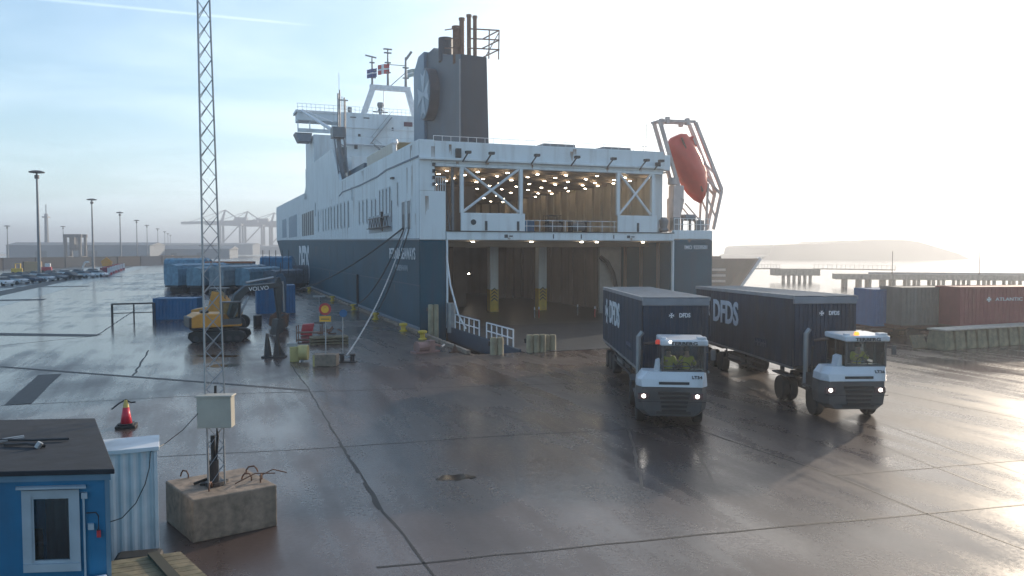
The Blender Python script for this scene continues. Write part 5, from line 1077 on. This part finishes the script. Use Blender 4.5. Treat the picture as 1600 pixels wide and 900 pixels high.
for i, (x, y, w, d, h, lb) in enumerate([(-330, 520, 90, 30, 9, 'long pale shed in the haze at the left horizon'), (-250, 560, 50, 25, 6.5, 'low hazy shed right of the frame-shaped crane'), (-560, 900, 260, 40, 12, 'very long distant warehouse along the left horizon'), (-420, 980, 180, 30, 9, 'distant low warehouse left of the big cranes')]):
    e = empty('warehouse', (x, y, 0), .1, lb, 'warehouse', 'distant harbour sheds'); MB().box(0, 0, 0, w, d, h).build('walls', mat('shed_grey', (.20, .22, .24), .7), e); MB().prism([(-.5, h), (d+.5, h), (d/2, h+2)], -1, w+1, 'x').build('roof', mat('shed_roof', (.15, .16, .17), .6), e)
    MB().box(w*.2, -.1, 0, w*.28, 0, h*.6).box(w*.55, -.1, 0, w*.63, 0, h*.6).build('doors', mat('shed_door', (.09, .1, .11), .6), e)
def rtg(loc, rz, w, h, label):
    e = empty('gantry_crane', loc, rz, label, 'crane', 'straddle gantry cranes'); mb = MB()
    for x in (0, w):
        for y in (0, 7): mb.bar((x, y, 0), (x, y, h), 1.3, 1.3)
    MB.build(mb, 'leg_frame', DKSTEEL, e); MB().box(-1, -.6, h, w+1, .8, h+1.8).box(-1, 6.4, h, w+1, 7.8, h+1.8).box(-1, 0, 1.2, 1, 7, 2.4).box(w-1, 0, 1.2, w+1, 7, 2.4).build('girder', DKSTEEL, e)
    MB().box(w*.35, 0, h-4, w*.6, 7, h).lathe([(2.4, h-7.5), (2.9, h-6), (2.4, h-4)], (w*.48, 3, 0)).build('trolley', DKSTEEL, e)
    for x in (0, w): MB().tube((x-.4, 0, .7), (x+.4, 0, .7), .7, 12).tube((x-.4, 7, .7), (x+.4, 7, .7), .7, 12).build('wheels', BLACK, e)
rtg((-252, 450, 0), .1, 7.8, 13, 'dark frame-shaped gantry crane standing between the two nearest masts')
rtg((-250, 640, 0), .1, 10, 8, 'small hazy gantry crane left of the lattice mast')
rtg((-230, 900, 0), .1, 7, 11, 'tiny hazy gantry crane right of the second tower mast')
def sts(loc, rz, label):
    e = empty('ship_crane', loc, rz, label, 'crane', 'hazy container cranes at the far quay'); mb = MB()
    for x in (0, 26):
        for y in (0, 17): mb.bar((x, y, 0), (x, y, 42), 2.6, 2.6)
    for z in (12, 40):
        for y in (0, 17): mb.bar((0, y, z), (26, y, z), 2.0, 2.4)
        for x in (0, 26): mb.bar((x, 0, z), (x, 17, z), 2.0, 2.4)
    mb.bar((0, 0, 12), (26, 0, 40), 1, 1.4); mb.build('portal_legs', GREYPT, e)
    MB().bar((-52, 5, 42), (48, 5, 45), 2.2, 3.4).bar((-52, 12, 42), (48, 12, 45), 2.2, 3.4).box(18, 3, 45, 34, 14, 50).build('boom', GREYPT, e)
    MB().bar((0, 4, 43), (5, 8.5, 60), 1.6, 1.6).bar((0, 13, 43), (5, 8.5, 60), 1.6, 1.6).bar((26, 8.5, 45), (5, 8.5, 60), 1.6, 1.6).bar((-44, 8.5, 43), (5, 8.5, 60), .7, .7).bar((-22, 8.5, 43), (5, 8.5, 60), .7, .7).build('apex_frame', GREYPT, e)
for i, (x, y) in enumerate(((-395, 1080), (-378, 1120), (-352, 1160), (-330, 1210))): sts((x, y, 0), .12, 'container crane faint in the haze, %s of the group behind the lattice mast' % ['leftmost', 'second from left', 'third from left', 'rightmost'][i])

# ------------------------------------------------------------------ water side, right
ob = empty('moored_ship', (46, 172, -2.2), .02, 'brown bow of another ship with a white stem, beyond the ferry stern', 'ship')
BRN = mat('brown_ship_hull', (.042, .028, .022), .6, dirt=(.12, .06, .03), dirt_amt=.5)
mb = MB(); L_ = 40
def bowsec(z): return 3.2+ (z/6.4)*4.4
n = 8; vs = []
for z in (-.5, 0, 2, 4, 6.4):
    tip = bowsec(z)+0; vs += [(-L_, -6, z), (tip-9, -6, z), (tip-4, -4.6, z), (tip-1.4, -2.2, z), (tip, 0, z), (tip-1.4, 2.2, z), (tip-4, 4.6, z), (-L_, 6, z)]
mb.add(vs, [(j*n+i, j*n+(i+1) % n, (j+1)*n+(i+1) % n, (j+1)*n+i) for j in range(4) for i in range(n)]+[tuple(range(4*n, 5*n))]); mb.build('hull', BRN, ob)
MB().bar((bowsec(0)-.2, -.35, 0), (bowsec(6.4)-.1, -.35, 6.5), .5, .9).build('stem_bar', WHITE2, ob)
mb = MB()
for z in (1.5, 2.7, 3.9): mb.box(-6, -6.08, z, -1.6, -6.0, z+.45); mb.box(-30, -6.08, z, -8, -6.0, z+.45)
mb.build('white_bands', mat('band_cream', (.5, .42, .36), .6), ob); MB().box(-12, -6.06, 1.6, -6.6, -6.0, 4.2).build('red_panel', mat('panel_red_brown', (.22, .06, .05), .6), ob); MB().box(-20, -4, 6.4, -2, 4, 6.9).box(-36, -4, 6.4, -24, 4, 11).build('deck_house', BRN, ob)
pr = empty('pier', (71.2, 175, 0), math.atan2(-8.5, 36), 'long weathered concrete pier on piles across the water at the right', 'pier')
MB().box(0, 0, -.45, 120, 5, .75).build('deck', CONC2, pr, bevel=.05); MB().box(7, 1.5, .75, 120, 2.0, 1.15).build('pipe_rack', GREYPT, pr)
pile_p = None
for k in range(48):
    x = 2.2+k*2.45+(.5 if k % 2 else 0)
    for y in (.8, 4.2):
        if pile_p is None: pile_p = MB().tube((0, 0, -4), (0, 0, -.45), .38, 8).build('pile', CONC2, pr); o = pile_p
        else: o = pile_p.copy(); COL.objects.link(o); o.parent = pr
        o.location = (x, y, 0)
def dolph(x0, y0, w, label, low=True):
    e = empty('mooring_dolphin', (x0, y0, 0), -.05, label, 'dolphin', 'concrete mooring dolphins'); MB().box(0, 0, -.6, w, 5, 1.15).build('cap', CONC2, e, bevel=.05)
    for k in range(6): MB().tube((w*.2+k*w*.12, .8, -4), (w*.2+k*w*.12, .8, -.6), .42, 8).build('pile', CONC2, e)
dolph(67.8, 205, 11.4, 'square concrete mooring dolphin in the middle of the bright water'); dolph(46.5, 196, 9, 'concrete mooring dolphin half hidden by the brown bow')
for i, (a, b, lb) in enumerate((((54, 202, 1.2), (69, 206, 1.2), 'thin catwalk with railing left of the square dolphin'), ((78, 206, 1.15), (98, 204, .9), 'thin catwalk with railing right of the square dolphin'))):
    e = empty('catwalk', a, 0, lb, 'catwalk', 'catwalks over the water'); a_ = Vector((0, 0, 0)); d_ = Vector(b)-Vector(a); MB().bar(a_, d_, 1.2, .25).build('walkway', CONC2, e); mb = MB()
    for k in range(19): q = d_*(k/18); mb.tube(q+Vector((0, -.5, 0)), q+Vector((0, -.5, 1.15)), .06, 5)
    mb.bar(Vector((0, -.5, 1.1)), d_+Vector((0, -.5, 1.1)), .06, .06); mb.build('railing', GREYPT, e)
for i, (x, y, h, lb) in enumerate(((82.4, 172.5, 5.0, 'thin dark pole on the pier, left of the two'), (99.5, 169.5, 6.2, 'thin dark pole on the pier, right of the two'))): e = empty('pier_pole', (x, y, .75), 0, lb, 'pole', 'poles on the pier'); MB().tube((0, 0, 0), (0, 0, h), .08, 6).tube((0, 0, 0), (0, 0, .4), .2, 8).build('shaft', DKSTEEL, e)

# ------------------------------------------------------------------ foreground: hut, shed, block, lattice mast, cone, timber box
hut = empty('site_hut', (-6.3, 12.3, 0), 0, 'blue site hut with a white-framed window and black felt roof', 'hut')
hd = math.atan2(12.37-12.23, 7.96-6.32)                            # heading of the front wall
# local frame: x runs left along the front wall (negative), y runs away from the camera
ux = Vector((-1, -.09, 0)).normalized(); uy = Vector((-.52, .86, 0)).normalized()
def HP(a, b, z): return ux*a + uy*b + Vector((0, 0, z))            # a metres to the left, b metres back
def hbox(a0, b0, z0, a1, b1, z1): 
    vs = [HP(a, b, z) for z in (z0, z1) for b in (b0, b1) for a in (a0, a1)]; return vs, [(0, 2, 3, 1), (4, 5, 7, 6), (0, 1, 5, 4), (2, 6, 7, 3), (0, 4, 6, 2), (1, 3, 7, 5)]
mb = MB(); mb.add(*hbox(.05, .05, .1, .58, .13, 2.5)); mb.add(*hbox(.58, .05, .1, 1.18, .13, 1.2)); mb.add(*hbox(.58, .05, 2.30, 1.18, .13, 2.5)); mb.add(*hbox(1.18, .05, .1, 6.0, .13, 2.5)); mb.add(*hbox(.05, .13, .1, .13, 4.2, 2.5)); mb.add(*hbox(.13, 4.1, .1, 6, 4.2, 2.5)); mb.add(*hbox(.13, .13, .1, 6, 4.1, .16)); mb.build('walls', BLUEHUT, hut)
mb = MB(); mb.add(*hbox(-.02, 0, 2.5, 6.1, .06, 2.6)); mb.add(*hbox(.0, 0.02, .05, .07, .09, 2.5)); mb.build('trim', mat('trim_blue_grey', (.10, .19, .26), .5), hut)
mb = MB(); mb.add(*hbox(-.08, -.04, 2.6, 6.2, 4.35, 2.68)); mb.build('roof', FELT, hut, bevel=.015)
fr_ = MB()
for q in ((.46, .0, 1.12, .58, .06, 2.36), (1.18, 0, 1.12, 1.32, .06, 2.36), (.58, 0, 2.26, 1.18, .06, 2.36), (.46, -.04, 1.08, 1.32, .06, 1.2)): fr_.add(*hbox(*q))
for q in ((.58, .02, 1.2, .62, .1, 2.26), (1.14, .02, 1.2, 1.18, .1, 2.26), (.62, .02, 1.2, 1.14, .1, 1.24), (.62, .02, 2.22, 1.14, .1, 2.26)): fr_.add(*hbox(*q))
WFR = mat('window_frame_white', (.34, .40, .44), .5, dirt=(.2, .22, .22), dirt_amt=.4)
w_ = fr_.build('window', WFR, hut); mb = MB(); mb.add(*hbox(.62, .07, 1.24, 1.14, .08, 2.22)); mb.build('pane', GLASS, w_)
mb = MB(); mb.add(*hbox(.36, -.10, 2.40, 1.40, .03, 2.43)); mb.build('window_canopy', WFR, hut)
mb = MB(); mb.add(*hbox(.38, .0, .9, .41, .05, 2.22)); mb.add(*hbox(.34, -.03, 2.22, .43, .05, 2.31)); mb.add(*hbox(.25, -.02, 1.72, .34, .05, 1.81)); mb.build('socket_box', WFR, hut)
mb = MB(); mb.path([HP(.36, .01, 1.98), HP(.22, .0, 1.99), HP(.18, .0, 1.94), HP(.18, .0, 1.74), HP(.2, .0, 1.7)], .010, 5); mb.build('cable', DKSTEEL, hut); mb = MB(); mb.add(*hbox(.15, -.03, 1.6, .21, .04, 1.7)); mb.build('red_socket', RED, hut)
mb = MB(); mb.add(*hbox(1.0, 2.2, .16, 2.6, 3.0, .85)); mb.add(*hbox(1.2, 1.9, .85, 1.5, 2.1, 1.5)); mb.build('desk', WOOD, hut)
tl = empty('roof_tools', tuple(Vector((-6.3, 12.3, 2.69))+ux*1.35+uy*1.9), 0, 'tools and pry bars lying on the black hut roof', 'tools')
MB().path([(-.9, .2, .02), (-.4, .12, .05), (.1, .18, .03), (.7, .28, .03)], .025, 5).build('pry_bar', DKSTEEL, tl); MB().bar((-.8, -.1, .02), (-.2, .45, .04), .06, .03).bar((-.5, -.05, .03), (-.1, .3, .05), .04, .03).build('plank', STEEL, tl); MB().path([(-.2, -.1, .02), (.2, -.12, .04), (.55, -.2, .02)], .03, 5).build('pipe', DKSTEEL, tl); MB().tube((.45, -.25, .0), (.5, -.22, .09), .05, 8).build('cap', STEEL, tl)
MB().box(-1.5, .0, 0, -1.2, .3, .12).build('orange_case', mat('case_orange', (.5, .12, .05), .5), tl, bevel=.02)
# white corrugated shed
COR = mat('white_corrugated_steel', (.58, .60, .62), .45, dirt=(.28, .26, .24), dirt_amt=.4)
sh = empty('metal_shed', (-6.93, 15.35, 0), .41, 'narrow white corrugated steel shed between the hut and the concrete block', 'shed')
mb = MB(); pts = []; x = -1.9; k = 0
while x < 0: pts.append((x, .025 if (k//2) % 2 else 0)); x += .045; k += 1
pts.append((0, 0)); vs = [(a, b-.0, z) for a, b in pts for z in (.02, 2.20)]; mb.add(vs, [(2*i, 2*i+1, 2*i+3, 2*i+2) for i in range(len(pts)-1)])
mb.box(-1.9, .05, .02, -.01, .75, 2.18); mb.build('walls', COR, sh)
MB().add([(-1.98, -.08, 2.20), (.05, -.08, 2.20), (.05, .82, 2.22), (-1.98, .82, 2.22), (-1.98, -.08, 2.28), (.05, -.08, 2.28), (.05, .82, 2.32), (-1.98, .82, 2.32)], [(0, 3, 2, 1), (4, 5, 6, 7), (0, 1, 5, 4), (1, 2, 6, 5), (2, 3, 7, 6), (3, 0, 4, 7)]).build('roof', COR, sh, bevel=.01)
MB().box(-.05, -.04, 0, .015, .03, 2.2).build('corner_trim', COR, sh)
cbp = [(-6.98, 15.2, 2.2), (-6.99, 15.16, 1.9), (-7.05, 15.1, 1.6), (-7.2, 15.02, 1.25), (-7.42, 14.92, 1.0), (-7.7, 14.78, .93), (-7.9, 14.7, .95)]
o = MB().path(cbp, .010, 6).path([(-6.98, 15.2, 2.2), (-6.95, 15.8, 2.22), (-6.85, 16.4, 2.35), (-6.7, 16.8, 2.6), (-6.6, 17.1, 2.95)], .009, 6).build('power_cable', DKSTEEL); tag(o, 'thin grey cable looping from the cabinet down the white shed', 'cable')
o = MB().bar((0, 0, 0), (.12, -.5, .55), .08, .08).build('leaning_timber', WOOD, None, (-7.3, 14.3, 0)); tag(o, 'short pale timber leaning at the foot of the white shed', 'timber')
o = MB().box(-.4, -.25, 0, .4, .25, .5).build('black_case', BLACK, None, (-6.9, 14.45, 0), .25, bevel=.08); tag(o, 'black case on the ground behind the timber box', 'case')
# concrete block
bl = empty('concrete_block', (-6.6, 16.3, 0), 0, 'big weathered concrete ballast block with bent lifting bars', 'block')
Bp = [(-1.18, 1.33), (-.02, -.05), (1.42, 1.02), (.22, 2.42)]
mb = MB(); mb.add([(x, y, .0) for x, y in Bp]+[(x, y, .92) for x, y in Bp], [(0, 1, 2, 3), (7, 6, 5, 4)]+[(i, i+4, (i+1) % 4+4, (i+1) % 4) for i in range(4)]); mb.build('body', CONC, bl, bevel=.03)
for (x, y) in ((-.75, 1.55), (.1, .55), (1.0, 1.2), (.45, 1.9), (.75, 1.35)):
    a = random.uniform(0, 3); MB().path([(x, y, .9), (x, y, 1.0), (x+.05*math.cos(a), y+.05*math.sin(a), 1.07), (x+.18*math.cos(a), y+.18*math.sin(a), 1.07), (x+.24*math.cos(a), y+.24*math.sin(a), 1.0), (x+.27*math.cos(a), y+.27*math.sin(a), .92)], .018, 6).build('lifting_bar', RUSTM, bl)
for a_, b__ in (((.5, 1.0), (1.25, 1.45)), ((.85, 1.6), (1.5, 1.5))): MB().path([(a_[0], a_[1], .95), ((a_[0]+b__[0])/2, (a_[1]+b__[1])/2, 1.12), (b__[0], b__[1], 1.06)], .013, 6).build('bent_rod', RUSTM, bl)
MB().box(-.25, .95, .92, .25, 1.3, .97).path([(-.4, 1.0, .95), (-.2, 1.2, 1.0), (.0, 1.0, .98), (.2, 1.25, .96)], .03, 6).build('cable_heap', BLACK, bl)
# lattice mast (triangular) standing on the block
lm = empty('lattice_mast', (-6.56, 17.3, .93), .354, 'slender galvanised lattice mast with a grey cabinet, rising out of the picture', 'mast')
def tri(z): r = .225 if z < 1.5 else max(.15, .265-.0115*(z-1.5)); return [Vector((r*math.cos(a+.03), r*math.sin(a+.03), z)) for a in (0, 2.094, 4.189)]
H_ = 14.5
lm.rotation_euler = (0, -.007, .354)
for i in range(3):
    mb = MB(); z = 0
    while z < H_: mb.tube(tri(z)[i], tri(z+1)[i], .021, 6, caps=False); z += 1
    mb.build('rail', STEEL, lm)
mb = MB(); z = 0.02; k = 0
while z < H_-.5:
    a, b = tri(z), tri(z+.42)
    for i in range(3): j = (i+1) % 3; mb.tube(a[i], b[j], .009, 4, caps=False); (mb.tube(a[j], b[i], .009, 4, caps=False) if i == 0 else None)
    z += .42; k += 1
mb.build('bracing', STEEL, lm)
MB().tube((0, 0, 0), (0, 0, .55), .11, 12).tube((0, 0, .5), (0, 0, 1.1), .05, 8).tube((0.02, 0, .0), (.02, 0, .08), .2, 12).build('mast_foot', DKSTEEL, lm)
MB().path([(.05, -.05, .5), (.1, -.08, 1.1), (.06, -.1, 1.6), (.08, -.06, 2.2)], .03, 6).build('feed_cable', BLACK, lm)
cab_ = MB().box(-.36, -.14, 1.42, .36, .14, 2.08).box(-.39, -.17, 2.08, .39, .17, 2.12).build('cabinet', mat('cabinet_beige', (.36, .34, .29), .5, dirt=(.2, .18, .14), dirt_amt=.3), lm, (.0, -.0, 0), -.5+.05, bevel=.01)
cab_.rotation_euler = (0, 0, -.354+.05); cab_.location = (.08, -.38, -.06)
# cone
cn = empty('traffic_cone', (-13.25, 27.1, 0), .3, 'tall red traffic cone with a yellow top on a black rubber base', 'cone')
MB().box(-.32, -.32, 0, .32, .32, .1).box(-.24, -.24, .1, .24, .24, .15).build('base', BLACK, cn, bevel=.04); MB().lathe([(.19, .14), (.10, .7)], n=20).build('body', mat('cone_red', (.60, .02, .05), .4), cn, smooth=True); MB().lathe([(.102, .7), (.05, .95)], n=20).build('yellow_top', mat('cone_yellow', (.6, .45, .12), .5), cn)
MB().path([(-.45, 0, .65), (-.2, 0, .85), (0, 0, .96), (.15, 0, .85), (.3, 0, .86)], .03, 6).build('carry_strap', DKSTEEL, cn)
# timber box at bottom edge
tbx = empty('timber_box', (-6.0, 12.3, 0), 0, 'mossy timber box lid in the lower left corner with papers on top', 'box')
P4 = [Vector((1.05, -.15, .95)), Vector((.25, 1.05, .95)), Vector((-.9, .62, .95)), Vector((-2.1, -.6, .95)), Vector((-1.2, -2.0, .95)), Vector((1.2, -1.2, .95))]
quad = [Vector((1.15, .15, .9)), Vector((.28, 1.2, .9)), Vector((-1.75, .35, .9)), Vector((-.9, -.9, .9))]
def qp(u, v): return quad[3].lerp(quad[0], u).lerp(quad[2].lerp(quad[1], u), v)
for k in range(7):
    v0, v1 = k/7+.005, (k+1)/7-.005; q = [qp(0, v0), qp(1, v0), qp(1, v1), qp(0, v1)]; MB().add(q+[p-Vector((0, 0, .05)) for p in q], [(0, 1, 2, 3), (7, 6, 5, 4)]+[(i, i+4, (i+1) % 4+4, (i+1) % 4) for i in range(4)]).build('plank', WOOD, tbx)
q = [qp(.02, .02), qp(.98, .02), qp(.98, .98), qp(.02, .98)]; MB().add([Vector((p.x, p.y, .845)) for p in q]+[Vector((p.x, p.y, 0)) for p in q], [(0, 1, 2, 3), (7, 6, 5, 4)]+[(i, i+4, (i+1) % 4+4, (i+1) % 4) for i in range(4)]).build('sides', WOOD, tbx)
for u in (.35, .8): a, b = qp(u, .0)+Vector((0, 0, .03)), qp(u, 1)+Vector((0, 0, .03)); MB().bar(a, b, .16, .05).build('batten', mat('dark_batten', (.05, .045, .03), .8), tbx)
ppr = MB()
for k in range(3): c_ = qp(.3, .35); M_ = Matrix.Translation((c_.x-6.0+k*.05, c_.y+12.3-k*.04, .905+k*.035)) @ Matrix.Rotation(.3*k, 4, 'Z'); ppr.box(-.22, -.15, 0, .22, .15, .03, M=M_)
tag(ppr.build('white_bags', WHITELET, bevel=.01), 'crumpled white bags lying on the timber box', 'bag')

# ------------------------------------------------------------------ air
hm = bpy.data.materials.new('haze_air'); hm.use_nodes = True; t = hm.node_tree; t.nodes.clear(); o = t.nodes.new('ShaderNodeOutputMaterial'); v = t.nodes.new('ShaderNodeVolumePrincipled')
v.inputs['Color'].default_value = (.89, .93, 1.0, 1); v.inputs['Density'].default_value = .00088; v.inputs['Anisotropy'].default_value = .55
t.links.new(v.outputs[0], o.inputs['Volume'])
hzb = MB().box(-2800, -300, -6, 3200, 4300, 70).build('haze', hm); tag(hzb, kind='stuff')
